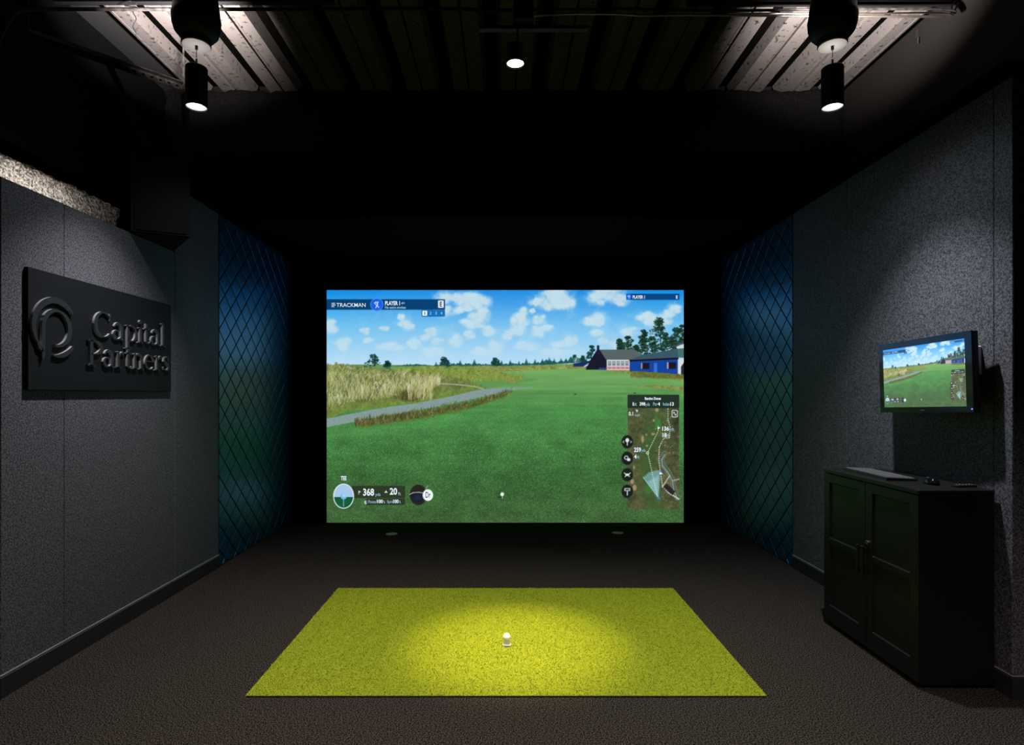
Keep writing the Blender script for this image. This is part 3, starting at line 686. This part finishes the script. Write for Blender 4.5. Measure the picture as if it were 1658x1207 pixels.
# ------------------------------------------------------------------ hitting mat, ball and tee
MX0, MX1, MY0, MY1 = -1.20, 1.214, 2.743, 4.267
mt = thing('hitting_mat', 'bright yellow-green artificial turf hitting mat lying in the middle of the carpet', 'mat', ((MX0+MX1)/2, (MY0+MY1)/2, 0))
mw, ml = MX1-MX0, MY1-MY0
obj('rubber_base', bx(-mw/2+.004, -ml/2+.004, .0005, mw/2-.004, ml/2-.004, .004, .001), M['rubber'], mt)
obj('turf', bx(-mw/2, -ml/2, .004, mw/2, ml/2, .010, .002), M['turf'], mt)
rs = np.random.RandomState(2); nb = 90000
bxp = rs.uniform(-mw/2+.002, mw/2-.002, nb); byp = rs.uniform(-ml/2+.002, ml/2-.002, nb); an = rs.uniform(0, 2*math.pi, nb)
wd = rs.uniform(.0012, .0024, nb); ht = rs.uniform(.004, .008, nb); lx = rs.normal(0, .004, nb); ly = rs.normal(0, .004, nb)
V = np.zeros((nb, 3, 3), np.float32)
V[:, 0] = np.stack([bxp-wd*np.cos(an), byp-wd*np.sin(an), np.full(nb, .0095)], -1)
V[:, 1] = np.stack([bxp+wd*np.cos(an), byp+wd*np.sin(an), np.full(nb, .0095)], -1)
V[:, 2] = np.stack([bxp+lx, byp+ly, .0095+ht], -1)
me = bpy.data.meshes.new('turf_blades'); me.vertices.add(nb*3); me.vertices.foreach_set('co', V.ravel())
me.loops.add(nb*3); me.loops.foreach_set('vertex_index', np.arange(nb*3, dtype=np.int32)); me.polygons.add(nb); me.polygons.foreach_set('loop_start', np.arange(0, nb*3, 3, dtype=np.int32)); me.update(calc_edges=True)
tb = obj('turf_blades', me, M['blade'], mt); tb['kind'] = 'stuff'
TX, TY = .012, 3.288
te = thing('rubber_tee', 'short white rubber tee standing on the green mat under the golf ball', 'tee', (TX, TY, .010))
obj('foot', lathe([(0, 0), (.0235, 0), (.0245, .003), (.0235, .010), (.017, .013), (0, .013)], 32), M['tee'], te, True)
obj('stem', lathe([(.0165, .0125), (.0150, .020), (.0150, .026), (.0165, .0315), (.0145, .0315), (.012, .027), (0, .026)], 32), M['tee'], te, True)
bm = bmesh.new()                                     # dark marks printed round the foot
for k in range(5):
    a0 = math.radians(-90+(k-2)*17)
    for (da, z0, z1, wdt) in ((-.07, .0028, .0092, .0012), (.07, .0028, .0092, .0012), (0, .0080, .0092, .0036), (0, .0052, .0062, .0036 if k % 2 else .001)):
        a = a0+da; c, s = math.cos(a), math.sin(a); r0 = .0243
        q = [bm.verts.new((r0*c-s*wdt*i, r0*s+c*wdt*i, z)) for i, z in ((-1, z0), (1, z0), (1, z1), (-1, z1))]
        bm.faces.new(q)
obj('printed_marks', bm, M['ink'], te)
bm = bmesh.new(); bmesh.ops.create_icosphere(bm, subdivisions=5, radius=.02135)
N = 120; dirs = [Vector((math.sqrt(1-(1-2*(i+.5)/N)**2)*math.cos(i*2.39996), math.sqrt(1-(1-2*(i+.5)/N)**2)*math.sin(i*2.39996), 1-2*(i+.5)/N)) for i in range(N)]
for v in bm.verts:
    n = v.co.normalized(); d = max(n.dot(k) for k in dirs); ang = math.acos(min(1, d)); 
    if ang < .13: v.co = n*(.02135-.00045*(1-(ang/.13)**2))
gb = obj('golf_ball', bm, M['ball'], None, True); gb.location = (TX, TY, .010+.0315+.0160)
tag(gb, 'white dimpled golf ball sitting on the small rubber tee', 'golf ball')

# ------------------------------------------------------------------ floor covers in front of the screen
for (px, py, w) in ((634, 865.4, 'left'), (1000.5, 863.6, 'right')):
    y = EYE*F/(py-CY); x = (px-CX)*y/F
    o = thing('floor_cover', 'small round grey metal floor cover on the carpet below the %s part of the screen' % w, 'floor cover', (x, y, 0), group='round floor covers in front of the screen')
    obj('rim', lathe([(.044, 0), (.058, 0), (.057, .004), (.046, .006), (.044, .004)], 32), M['disc'], o, True)
    obj('plate', lathe([(.044, 0), (.044, .004), (0, .0045)], 32), M['disc'], o)

# ------------------------------------------------------------------ cabinet
CXF, CXB, CY0, CY1, CZ = 1.965, 2.326, 2.812, 3.650, .948
cab = thing('metal_cabinet', 'low black steel two-door cabinet against the right felt wall under the monitor', 'cabinet', ((CXF+CXB)/2, (CY0+CY1)/2, 0))
ox, oy = (CXF+CXB)/2, (CY0+CY1)/2
bm = bmesh.new(); box(bm, CXF-ox+.016, CY0-oy, .022, CXB-ox, CY1-oy, .925, .003); obj('body', bm, M['steel_black'], cab)
obj('plinth', bx(CXF-ox+.045, CY0-oy+.03, 0, CXB-ox-.02, CY1-oy-.03, .024), M['gap'], cab)
obj('top', bx(CXF-ox-.002, CY0-oy-.001, .926, CXB-ox+.001, CY1-oy+.001, CZ, .003), M['steel_black'], cab)
def door_mesh(W, H, ys, zs, rec, d):
    """a slab door whose panels (rec) are pressed in by d; local x = out of the door towards -x, y along, z up"""
    bm = bmesh.new(); Ys = [0]+ys+[W]; Zs = [0]+zs+[H]; t = .016
    dep = lambda i, j: d if (i, j) in rec else 0.0
    b = .003
    for i in range(len(Ys)-1):
        for j in range(len(Zs)-1):
            x = dep(i, j); a0, a1, c0, c1 = Ys[i], Ys[i+1], Zs[j], Zs[j+1]
            if x:
                o = [bm.verts.new((0, p, q)) for p, q in ((a0, c0), (a1, c0), (a1, c1), (a0, c1))]
                n = [bm.verts.new((x, p, q)) for p, q in ((a0+b, c0+b), (a1-b, c0+b), (a1-b, c1-b), (a0+b, c1-b))]
                bm.faces.new(n)
                for k in range(4): bm.faces.new((o[k], o[(k+1) % 4], n[(k+1) % 4], n[k]))
            else: bm.faces.new([bm.verts.new((0, p, q)) for p, q in ((a0, c0), (a1, c0), (a1, c1), (a0, c1))])
    bmesh.ops.remove_doubles(bm, verts=bm.verts, dist=1e-5)
    e = [v for v in bm.verts]
    r = bmesh.ops.extrude_edge_only(bm, edges=[q for q in bm.edges if q.is_boundary])
    nv = [g for g in r['geom'] if isinstance(g, bmesh.types.BMVert)]
    for v in nv: v.co.x = t
    bmesh.ops.contextual_create(bm, geom=[q for q in bm.edges if q.is_boundary])
    sh = [q for q in bm.edges if len(q.link_faces) == 2 and q.calc_face_angle(0) > .3 and all(v.co.x < t-.001 for v in q.verts)]
    bmesh.ops.recalc_face_normals(bm, faces=bm.faces)
    bmesh.ops.bevel(bm, geom=sh, offset=.0016, segments=2, affect='EDGES', profile=.5)
    return bm
midY = 3.231; g2 = .002; dz0, dH = .030, .890
for (a, b, hy, far) in ((CY0+.004, midY-g2, None, False), (midY+g2, CY1-.004, None, True)):
    W = b-a
    ys = [.058, W-.058]; zs = [.098, .470, .505, .842]
    dr = obj('door', door_mesh(W, dH, ys, zs, {(1, 1), (1, 3)}, .009), M['steel_black'], cab); dr.location = (CXF-ox, a-oy, dz0)
    hyy = .022 if far else W-.022
    bm = bmesh.new(); box(bm, -.034, hyy-.007, .395, -.022, hyy+.007, .552, .003, 2)
    box(bm, -.024, hyy-.006, .405, 0, hyy+.006, .419); box(bm, -.024, hyy-.006, .528, 0, hyy+.006, .542)
    obj('handle', bm, M['steel_black'], dr)
    if not far:
        l = obj('lock', lathe([(0, 0), (.011, 0), (.011, .006), (.009, .008), (0, .008)], 20), M['chrome'], dr)
        l['label'] = 'chrome lock'
        l.rotation_euler = (0, -math.pi/2, 0); l.location = (0, W-.020, .572)

# ------------------------------------------------------------------ things on the cabinet
kb = thing('keyboard', 'flat black computer keyboard with pale grey keys on the cabinet top', 'keyboard', (2.10, 3.335, CZ), (0, 0, math.radians(87)))
KW, KD = .44, .158
bm = prism([(-KD/2, 0), (KD/2, 0), (KD/2, .017), (-KD/2, .010)], -KW/2, KW/2, None, lambda y, z, x: (x, y, z)); obj('case', bm, M['plastic'], kb)
kc = {}
for r in range(6):
    y = -KD/2+.018+r*.0243; x = -KW/2+.010; k = 0
    sizes = [1]*22 if r > 1 else ([1.25]+[1]*10+[2.25]+[1]*3+[.8]*4 if r == 1 else [1.4, 1.2, 1.2, 6.2, 1.2, 1.2, 1.4, 1, 1, 1, 1, 1])
    tot = sum(sizes); u = (KW-.020)/tot
    for s in sizes:
        key = round(s*u, 4)
        if key not in kc:
            bm = bmesh.new(); w = s*u-.0048
            prism([(-w/2, -.0095), (w/2, -.0095), (w/2, .0095), (-w/2, .0095)], 0, .0045, bm)
            for v in bm.verts:
                if v.co.z > .004: v.co.x *= 1-.003/w; v.co.y *= .86
            o = obj('key', bm, M['key'], kb); kc[key] = o.data
        else: o = obj('key', kc[key], None, kb)
        o.location = (x+s*u/2, y, .0102+(y+KD/2)/KD*.007); x += s*u
ms = thing('computer_mouse', 'black computer mouse beside the keyboard on the cabinet top', 'mouse', (2.165, 3.01, CZ), (0, 0, math.radians(80)))
bm = bmesh.new(); bmesh.ops.create_uvsphere(bm, u_segments=24, v_segments=14, radius=1)
for v in bm.verts: v.co = Vector((v.co.x*.054, v.co.y*.031*(1-.12*v.co.x), max(0, v.co.z+.05)*.034*(1-.22*v.co.x)))
obj('shell', bm, M['gloss'], ms, True)
obj('scroll_wheel', lathe([(0, -.0035), (.008, -.0035), (.009, 0), (.008, .0035), (0, .0035)], 16), M['cord'], ms, True).matrix_local = Matrix.Translation((.028, 0, .0235)) @ Matrix.Rotation(math.pi/2, 4, 'X')
rm = thing('remote_control', 'small flat black remote lying near the rear corner of the cabinet top', 'remote', (2.262, 2.915, CZ), (0, 0, math.radians(8)))
obj('case', bx(-.055, -.018, 0, .055, .018, .012, .004, 2), M['plastic'], rm)
kc2 = None
for i in range(5):
    for j in (-1, 1):
        if kc2 is None:
            o = obj('button', lathe([(0, .0), (.004, 0), (.0036, .0018), (0, .002)], 10), M['key'], rm); kc2 = o.data
        else: o = obj('button', kc2, None, rm)
        o.location = (-.036+i*.018, j*.007, .012)

# ------------------------------------------------------------------ wall monitor
pl = {'tl': at(1424.6, 558.4, 3.47), 'tr': at(1574.5, 535.6, 2.84), 'bl': at(1425.2, 669, 3.47), 'br': at(1576, 667.2, 2.84)}
cen = sum(pl.values(), Vector())/4
u = ((pl['tr']+pl['br'])-(pl['tl']+pl['bl']))/2; TW = u.length; u.normalize()
v = ((pl['tl']+pl['tr'])-(pl['bl']+pl['br']))/2; v = (v-u*v.dot(u)); TH = v.length; v.normalize()
nb_ = v.cross(u)                                      # into the wall
R = Matrix((u, nb_, v)).transposed().to_4x4()
tv = thing('wall_monitor', 'black flat monitor on the right wall showing the same golf fairway picture', 'monitor', (0, 0, 0))
tv.matrix_world = Matrix.Translation(cen) @ R
l_, r_, t_, b_ = .046*TW, .062*TW, .086*TH, .074*TH
bm = bmesh.new(); box(bm, -TW/2, .004, -TH/2, TW/2, .034, TH/2, .004, 2); box(bm, -TW*.34, .032, -TH*.36, TW*.30, .052, TH*.34, .01, 2)
obj('back_housing', bm, M['plastic'], tv)
px0, px1, pz0, pz1 = -TW/2+l_, TW/2-r_, -TH/2+b_, TH/2-t_
bm = bmesh.new()
for q in ((-TW/2, pz1, TW/2, TH/2), (-TW/2, -TH/2, TW/2, pz0), (-TW/2, pz0, px0, pz1), (px1, pz0, TW/2, pz1)): box(bm, q[0], -.003, q[1], q[2], .006, q[3])
bmesh.ops.remove_doubles(bm, verts=bm.verts, dist=1e-6)
obj('bezel', bm, M['gloss'], tv)
tw, th = px1-px0, pz1-pz0
p = obj('picture', picture_mesh('picture', tw, th, 241, 159, .07), None, tv); p.location = ((px0+px1)/2, .001, (pz0+pz1)/2)
for me in WORDS:
    o = obj('lettering', me, None, tv); o.location = ((px0+px1)/2, -.0005, (pz0+pz1)/2); o.scale = (tw/SW, 1, th/SH)
l = obj('power_light', lathe([(0, 0), (.0035, 0), (.003, .002), (0, .0024)], 12), M['blue_led'], tv); l['label'] = 'blue power light'
l.rotation_euler = (math.pi/2, 0, 0); l.location = (TW/2-.008, -.003, -TH/2+.016)
obj('maker_mark', bx(-.014, -.0036, -TH/2+.010, .014, -.003, -TH/2+.014), M['cord'], tv)
wx = (XR-.001-cen.x)/max(.2, nb_.x)
bm = bmesh.new(); box(bm, -.06, max(.052, wx-.016), -.09, .06, wx-.004, .09)
box(bm, -.03, .05, -.03, .03, max(.06, wx-.012), .03); box(bm, TW/2-.14, .056, -.012, TW/2-.060, .105, .128, .003); box(bm, .02, .07, .03, TW/2-.13, .085, .07); obj('wall_bracket', bm, M['white'], tv)

# ------------------------------------------------------------------ sign
SX0, SX1, SZ0, SZ1, ST = 2.868, 4.098, 1.425, 2.022, .020
sg = thing('wall_sign', 'charcoal board with raised dark company lettering and round monogram on the left wall', 'sign', (XL, (SX0+SX1)/2, (SZ0+SZ1)/2))
sw2, sh2 = (SX1-SX0)/2, (SZ1-SZ0)/2
obj('board', bx(0.0005, -sw2, -sh2, ST, sw2, sh2, .0015), M['signboard'], sg)
LD = .013                                             # letters stand this proud
def strip(bm, pts, ws):
    """a ribbon of varying width along pts in the plane of the board, extruded off it; faces dark, edges bright"""
    pts = [Vector(p) for p in pts]; A, B = [], []
    for i, p in enumerate(pts):
        d = (pts[min(i+1, len(pts)-1)]-pts[max(i-1, 0)]); d = d.normalized() if d.length else Vector((1, 0)); n = Vector((-d.y, d.x)); w = ws[i]/2
        A.append(p+n*w); B.append(p-n*w)
    def vv(q, x): return bm.verts.new((x, q.x, q.y))
    a0 = [vv(q, ST) for q in A]; b0 = [vv(q, ST) for q in B]; a1 = [vv(q, ST+LD) for q in A]; b1 = [vv(q, ST+LD) for q in B]
    for i in range(len(pts)-1):
        bm.faces.new((a1[i], b1[i], b1[i+1], a1[i+1])).material_index = 0
        bm.faces.new((a0[i], a1[i], a1[i+1], a0[i+1])).material_index = 1
        bm.faces.new((b1[i], b0[i], b0[i+1], b1[i+1])).material_index = 1
    for i in (0, -1): bm.faces.new((a0[i], b0[i], b1[i], a1[i])).material_index = 1
def arc(cx, cy, rx, ry, a0, a1, n=18): return [(cx+rx*math.cos(math.radians(a0+(a1-a0)*k/n)), cy+ry*math.sin(math.radians(a0+(a1-a0)*k/n))) for k in range(n+1)]
def arcw(a0, a1, thin, thick, at_, n=18): return [thin+(thick-thin)*max(0, math.cos(math.radians(a0+(a1-a0)*k/n-at_)))**1.3 for k in range(n+1)]
def glyph(ch):
    """stroke lists in units of the x-height"""
    T, t = .165, .06; S = []
    st = lambda x, y0, y1, w=T: S.append(([(x, y0), (x, y1)], [w, w]))
    sf = lambda x, y, w=.40: S.append(([(x-w/2, y+.03), (x+w/2, y+.03)], [.06, .06]))
    ar = lambda cx, cy, rx, ry, a0, a1, th=180, n=18, tk=T: S.append((arc(cx, cy, rx, ry, a0, a1, n), arcw(a0, a1, t, tk, th, n)))
    if ch == 'C': ar(.62, .74, .54, .70, 42, 318, 180, 26, .24); S.append(([(1.03, 1.02), (1.06, 1.44)], [.05, .11])); return S, 1.22
    if ch == 'P': st(.25, 0, 1.46, .22); sf(.25, 0, .52); S.append(([(.02, 1.43), (.3, 1.43)], [.06, .06])); ar(.42, 1.06, .48, .37, 90, -90, 0, 18, .22); S.append(([(.25, 1.43), (.43, 1.43)], [t, t])); S.append(([(.25, .69), (.43, .69)], [t, t])); return S, 1.0
    if ch == 'a': st(.66, .10, .66); S.append((arc(.40, .66, .26, .30, 160, 0, 12), [.09+.11*k/12 for k in range(13)])); ar(.36, .29, .26, .27, 60, 330, 190, 16, .18); S.append(([(.66, .12), (.72, .04), (.82, .05)], [.12, .09, .05])); return S, .90
    if ch == 'p': st(.24, -.46, .98); sf(.24, -.46, .46); S.append(([(.06, .93), (.24, .97)], [.06, .06])); ar(.50, .5, .36, .47, 140, -140, 0, 20); return S, 1.0
    if ch == 'i': st(.22, 0, .97); sf(.22, 0, .42); S.append(([(.05, .92), (.24, .96)], [.06, .06])); S.append((arc(.22, 1.32, .055, .055, 0, 360, 12), [.11]*13)); return S, .46
    if ch == 't': st(.26, .14, 1.28, .17); S.append(([(.06, .95), (.52, .95)], [.07, .07])); S.append(([(.26, .16), (.33, .05), (.44, .04), (.54, .12)], [.16, .12, .08, .05])); return S, .60
    if ch == 'l': st(.22, 0, 1.52); sf(.22, 0, .42); S.append(([(.05, 1.47), (.24, 1.51)], [.06, .06])); return S, .46
    if ch == 'r': st(.22, 0, .97); sf(.22, 0, .44); S.append(([(.05, .92), (.24, .96)], [.06, .06])); S.append(([(.26, .62), (.38, .88), (.52, .93), (.62, .86)], [.06, .10, .14, .18])); return S, .70
    if ch == 'n': st(.22, 0, .97); sf(.22, 0, .40); S.append(([(.05, .92), (.24, .96)], [.06, .06])); S.append((arc(.49, .64, .25, .30, 150, 0, 12), [.08+.12*k/12 for k in range(13)])); st(.74, 0, .66); sf(.74, 0, .40); return S, 1.0
    if ch == 'e': ar(.46, .5, .37, .47, 15, 320, 180, 24); S.append(([(.16, .56), (.82, .56)], [.06, .06])); return S, .90
    if ch == 's': S.append(([(.60, .74), (.56, .90), (.38, .96), (.20, .88), (.17, .70), (.34, .55), (.54, .42), (.60, .24), (.48, .07), (.30, .04), (.14, .14), (.10, .28)], [.05, .07, .08, .13, .18, .20, .20, .18, .11, .08, .07, .05])); return S, .72
def set_word(s, y0, y1, z, xh):
    tot = sum(glyph(c)[1] for c in s); k = (y1-y0)/tot/xh; x = 0
    for c in s:
        S, adv = glyph(c); bm = bmesh.new()
        for pts, ws in S: strip(bm, [(p[0]*xh*k, p[1]*xh) for p in pts], [w*xh*(.5+.5*k) for w in ws])
        o = obj('letter', bm, [M['letterface'], M['letterside']], sg); o.location = (0, y0+x-(SX0+SX1)/2, z-(SZ0+SZ1)/2); x += adv*xh*k
set_word('Capital', 3.315, 4.012, 1.728, .1)
set_word('Partners', 3.262, 4.062, 1.562, .098)
bm = bmesh.new(); ly, lz = 3.035-(SX0+SX1)/2, 1.742-(SZ0+SZ1)/2
def P2(pts): return [(a+ly, b+lz) for a, b in pts]
strip(bm, P2(arc(0, 0, .146, .142, 38, 214, 30)), [.010+.022*math.sin(math.pi*min(1, k/30*1.0))**.7 for k in range(31)])
strip(bm, P2([(-.121, -.079), (-.108, -.105), (-.088, -.125)]), [.012, .022, .006])
strip(bm, P2(arc(0, 0, .146, .142, 262, 322, 14)), [.006+.020*math.sin(math.pi*k/14*.85) for k in range(15)])
strip(bm, P2([(-.092, -.172), (-.086, -.150), (-.086, .0)]), [.003, .020, .022])
strip(bm, P2(arc(.004, 0, .090, .090, 180, -100, 34)), [.022 if k < 4 else .010+.020*abs(math.sin(math.radians(180-280*k/34-80)))**1.2 for k in range(35)])
obj('monogram', bm, [M['letterface'], M['letterside']], sg)

# ------------------------------------------------------------------ pendants
def pendant(side, label):
    x, y, PZ = PEND[side]
    p = thing('pendant_light', label, 'pendant light', (x, y, PZ), group='black cylinder pendants in front of the screen bay')
    R_ = .0525; p.scale = (1.082*y/3.30,)*3
    obj('housing', lathe([(R_-.004, .006), (R_-.002, .0), (R_, .002), (R_, .203), (R_-.003, .207), (.012, .207), (.012, .212), (0, .212)], 40), M['lampblack'], p, False)
    obj('reflector', lathe([(R_-.002, .002), (R_-.006, .012), (.041, .032)], 40), M['reflector'], p, True)
    obj('light_emitter', lathe([(.041, .031), (0, .031)], 32), M['led'], p)
    obj('cable', tube([(0, 0, .21), (0, 0, .325)], .0022, 8), M['wire'], p)
    obj('cable_gripper', lathe([(0, .205), (.005, .205), (.005, .25), (.003, .256), (0, .256)], 12), M['chrome'], p, True)
    obj('strain_relief', lathe([(0, .300), (.007, .300), (.007, .322), (0, .322)], 12), M['lampblack'], p)
    obj('canopy_plate', lathe([(0, .318), (.066, .318), (.067, .320), (.067, .323), (0, .323)], 40), M['white'], p)
    obj('collar', lathe([(.068, .322), (.070, .323), (.070, .372), (.060, .40)], 40), M['lampblack'], p, True)
    obj('dome_cover', lathe([(.062, .352), (.085, .362), (.104, .385), (.114, .420), (.1165, .455), (.1165, .462), (.114, .466), (.108, .52), (.098, .60), (.086, .70), (.074, .80), (.060, .92), (.045, 1.03)], 48), M['lampblack'], p, True)
    return p
pendant('left', 'slim black cylinder pendant lamp hanging above the lettered wall sign')
pendant('right', 'slim black cylinder pendant lamp hanging above the wall monitor')
tl = thing('track_downlight', 'small glowing warm downlight hanging from a black bar above the green mat', 'downlight', LAMP)
obj('housing', lathe([(.046, .0), (.050, -.004), (.052, .0), (.052, .095), (.048, .10), (0, .10)], 36), M['lampblack'], tl)
obj('light_emitter', lathe([(.046, .004), (0, .004)], 32), M['ledwarm'], tl)
obj('stem', tube([(.012, 0, .10), (.012, 0, .185)], .006, 10), M['galv'], tl)
obj('mounting_bar', bx(-.204, -.02, .185, .407, .02, .205, .003), M['lampblack'], tl)
bm = bmesh.new(); box(bm, -.012, -.07, .206, .098, .03, .655, .006); obj('junction_box', bm, M['lampblack'], tl)

# ------------------------------------------------------------------ conduits and struts under the deck
YC = 3.56; zc = at(0, 15, YC).z
bm = tube(smooth_path([at(-14, 96, 2.95), at(4, 52, 3.0), at(22, 24, 3.05), at(44, 15.5, 3.12), at(120, 14.8, 3.3), at(210, 14.8, YC-.06), at(430, 15, YC), at(700, 14, YC), at(770, 16, YC-.05), at(828, 17.5, 3.372)], 8), .010, 10)
tag(obj('conduit_pipe', bm, M['galv'], None, True), 'thin dark conduit pipe running under the deck from the left to the centre box', 'conduit')
bm = tube(smooth_path([at(1548, 20, YC), at(1520, 15, YC), at(1380, 14.5, YC), at(1200, 17, YC), at(1100, 16, YC), at(1010, 14.5, YC), at(850, 16, 3.372)], 8), .008, 10)
tag(obj('conduit_pipe', bm, M['galv'], None, True), 'thin dark conduit pipe running under the deck right of the centre box', 'conduit')
def armoured(pts, r, label):
    path = smooth_path(pts, 10); L = [0]
    for a, b in zip(path[:-1], path[1:]): L.append(L[-1]+(b-a).length)
    n = int(L[-1]/.0036); P_, W_ = [], []
    for k in range(n+1):
        s = L[-1]*k/n; i = max(j for j in range(len(L)) if L[j] <= s+1e-9); i = min(i, len(path)-2)
        P_.append(path[i].lerp(path[i+1], (s-L[i])/max(1e-9, L[i+1]-L[i]))); W_.append(r if k % 2 else r*.72)
    tag(obj('flexible_conduit', tube(P_, W_, 8), M['armor'], None, True), label, 'conduit')
armoured([at(852, 27, 3.38), at(896, 23.5, YC-.06), at(930, 22.4, YC-.03), at(1000, 22.8, YC-.03), at(1040, 25, YC-.03), at(1110, 24.2, YC-.03), at(1200, 25.2, YC-.03), at(1340, 26, YC-.03), at(1440, 26.6, YC-.03), at(1530, 27, YC-.03)], .0075, 'ribbed metal flexible conduit hanging lowest along the right half of the ceiling')
armoured([at(1180, 21.8, YC+.02), at(1300, 22, YC+.02), at(1420, 22, YC+.02), at(1510, 20.6, YC+.02), at(1541, 24.6, YC+.02)], .006, 'short ribbed conduit just above the lower one near the right pendant')
for k, (a, b) in enumerate((((1543, 24), (1590, -24)), ((1540, 23), (1575, -26)))):
    pts = [at(a[0], a[1], YC+.02), at(a[0]+(3 if k else 8), a[1]-16, YC+.05), at((a[0]+b[0])/2, (a[1]+b[1])/2-4, YC+.15), at(b[0], b[1], YC+.35)]
    tag(obj('cable', tube(smooth_path(pts, 8), .005, 8), M['lampblack'], None, True), 'black cable curving up from the conduit end, %s one' % ('inner' if k else 'outer'), 'cable')
# black strut rails hung across above the conduits
def rail(px0, px1, py, y, h, label):
    a, b = at(px0, py, y), at(px1, py, y); r = thing('ceiling_rail', label, 'rail', ((a.x+b.x)/2, y, a.z)); w = (b.x-a.x)/2
    bm = bmesh.new(); box(bm, -w, -.02, -.02*h, w, .02, -.017*h+.004); box(bm, -w, -.02, -.02*h, w, -.017, .02*h); box(bm, -w, .017, -.02*h, w, .02, .02*h); obj('channel', bm, M['boxblack'], r)
    for sx in (-w*.6, w*.6): obj('hanger_rod', tube([(sx, 0, -.01), (sx, 0, ZC-a.z)], .005, 8), M['lampblack'], r)
rail(1112, 1560, 3, 3.68, 1.0, 'black channel rail slung below the deck beside the right pendant')
rail(60, 540, 1, 3.68, .8, 'black channel rail slung below the deck beside the left pendant')
# curly wire at the upper left
pts = [at(206-10*math.sin(k*.9)*(1 if k < 14 else .25)+(6 if k < 14 else 12), 2+k*.8+(0 if k < 14 else (k-14)*2.6), 3.62) for k in range(28)]
tag(obj('loose_wire', tube(smooth_path(pts, 4), .003, 6), M['boxblack'], None, True), 'loose curly black wire dangling from the deck left of the left pendant', 'wire')
# small bolt on the right upper wall
hb = thing('hanger_bolt', 'small dark bolt hanger on the upper right wall', 'bolt', at(1491, 58, 3.96))
hb.location.x = XU-.012; hb.location.y = XU*F/(1491-CX); hb.location.z = EYE+(CY-58)*hb.location.y/F
obj('clip', bx(-.014, -.010, -.01, .012, .010, .045), M['lampblack'], hb); obj('rod', tube([(-.006, 0, -.05), (-.006, 0, 0)], .005, 8), M['galv'], hb)

# ------------------------------------------------------------------ equipment box on perforated struts (upper left)
bxr = thing('equipment_box', 'black angular equipment box hung on perforated struts at the top of the left wall', 'box', (-2.2, 3.92, 2.41))
A_, B_, C_ = (-2.325+.004+2.2, 3.665-3.92), (-2.325+.004+2.2, 4.17-3.92), (-2.018+2.2, 3.81-3.92)
bm = prism([A_, C_, B_], 0, .50); bmesh.ops.bevel(bm, geom=bm.edges[:], offset=.008, segments=2, affect='EDGES'); obj('housing', bm, M['boxblack'], bxr)
d = (Vector(C_)-Vector(A_)).normalized(); nn = Vector((d.y, -d.x))
bm = bmesh.new(); q0 = Vector(A_)+d*.03+nn*.001; q1 = Vector(C_)-d*.02+nn*.001
for (p0, p1, z0, z1) in ((q0, q1, .02, .035), (q0, q1, .465, .48), (q0, q0+d*.012, .035, .465), (q1-d*.012, q1, .035, .465)):
    prism([(p0.x, p0.y), (p1.x, p1.y), (p1.x+nn.x*.006, p1.y+nn.y*.006), (p0.x+nn.x*.006, p0.y+nn.y*.006)], z0, z1, bm)
obj('front_frame', bm, M['boxblack'], bxr)
def slotted(name, a, b, w, holes):
    a, b = Vector(a), Vector(b); dd = (b-a); L = dd.length; dd.normalize(); s = dd.cross(Vector((0, 0, 1))).normalized(); u_ = s.cross(dd)
    bm = bmesh.new(); bar(a, b, .004, w, bm); bar(a+u_*w/2+s*.5*w, b+u_*w/2+s*.5*w, w, .004, bm)
    o = obj(name, bm, [M['galv'], M['hole']], bxr)
    if holes:
        bm = bmesh.new(); n = int(L/.05)
        for k in range(n):
            c = a+dd*(L*(k+.5)/n); side = -s*.0026
            vs_ = [bm.verts.new(c+side+dd*(.011*math.cos(q*math.pi/4))+u_*(.007*math.sin(q*math.pi/4))) for q in range(8)]; bm.faces.new(vs_)
            vs_ = [bm.verts.new(c-side+dd*(.011*math.cos(q*math.pi/4))+u_*(.007*math.sin(q*math.pi/4))) for q in range(8)]; bm.faces.new(vs_)
        h = obj('punched_holes', bm, M['hole'], o); h['kind'] = 'stuff'
    return o
off = Vector((-2.2, 3.92, 2.41))
slotted('perforated_strut', at(45, 57, 3.30)-off, at(293, 141, 3.95)-off, .042, True)
slotted('perforated_strut', at(176, 104, 3.61)-off, at(243, 247, 3.69)-off, .036, True)
bm = bmesh.new(); pA = at(297, 140, 3.95)-off; bar(pA, (pA.x, pA.y, .49), .012, .04, bm, (0, 1, 0)); bar((pA.x+.02, pA.y, pA.z), (pA.x+.02, pA.y, .49), .04, .008, bm, (0, 1, 0)); obj('hanging_post', bm, M['galv'], bxr)
bm = tube([at(45, 57, 3.30)-off, Vector((at(45, 57, 3.30).x, 3.30, ZC))-off], .006, 8); obj('hanger_rod', bm, M['galv'], bxr)
bm = tube([pA, Vector((pA.x, pA.y, ZC-off.z))], .006, 8); obj('hanger_rod', bm, M['galv'], bxr)
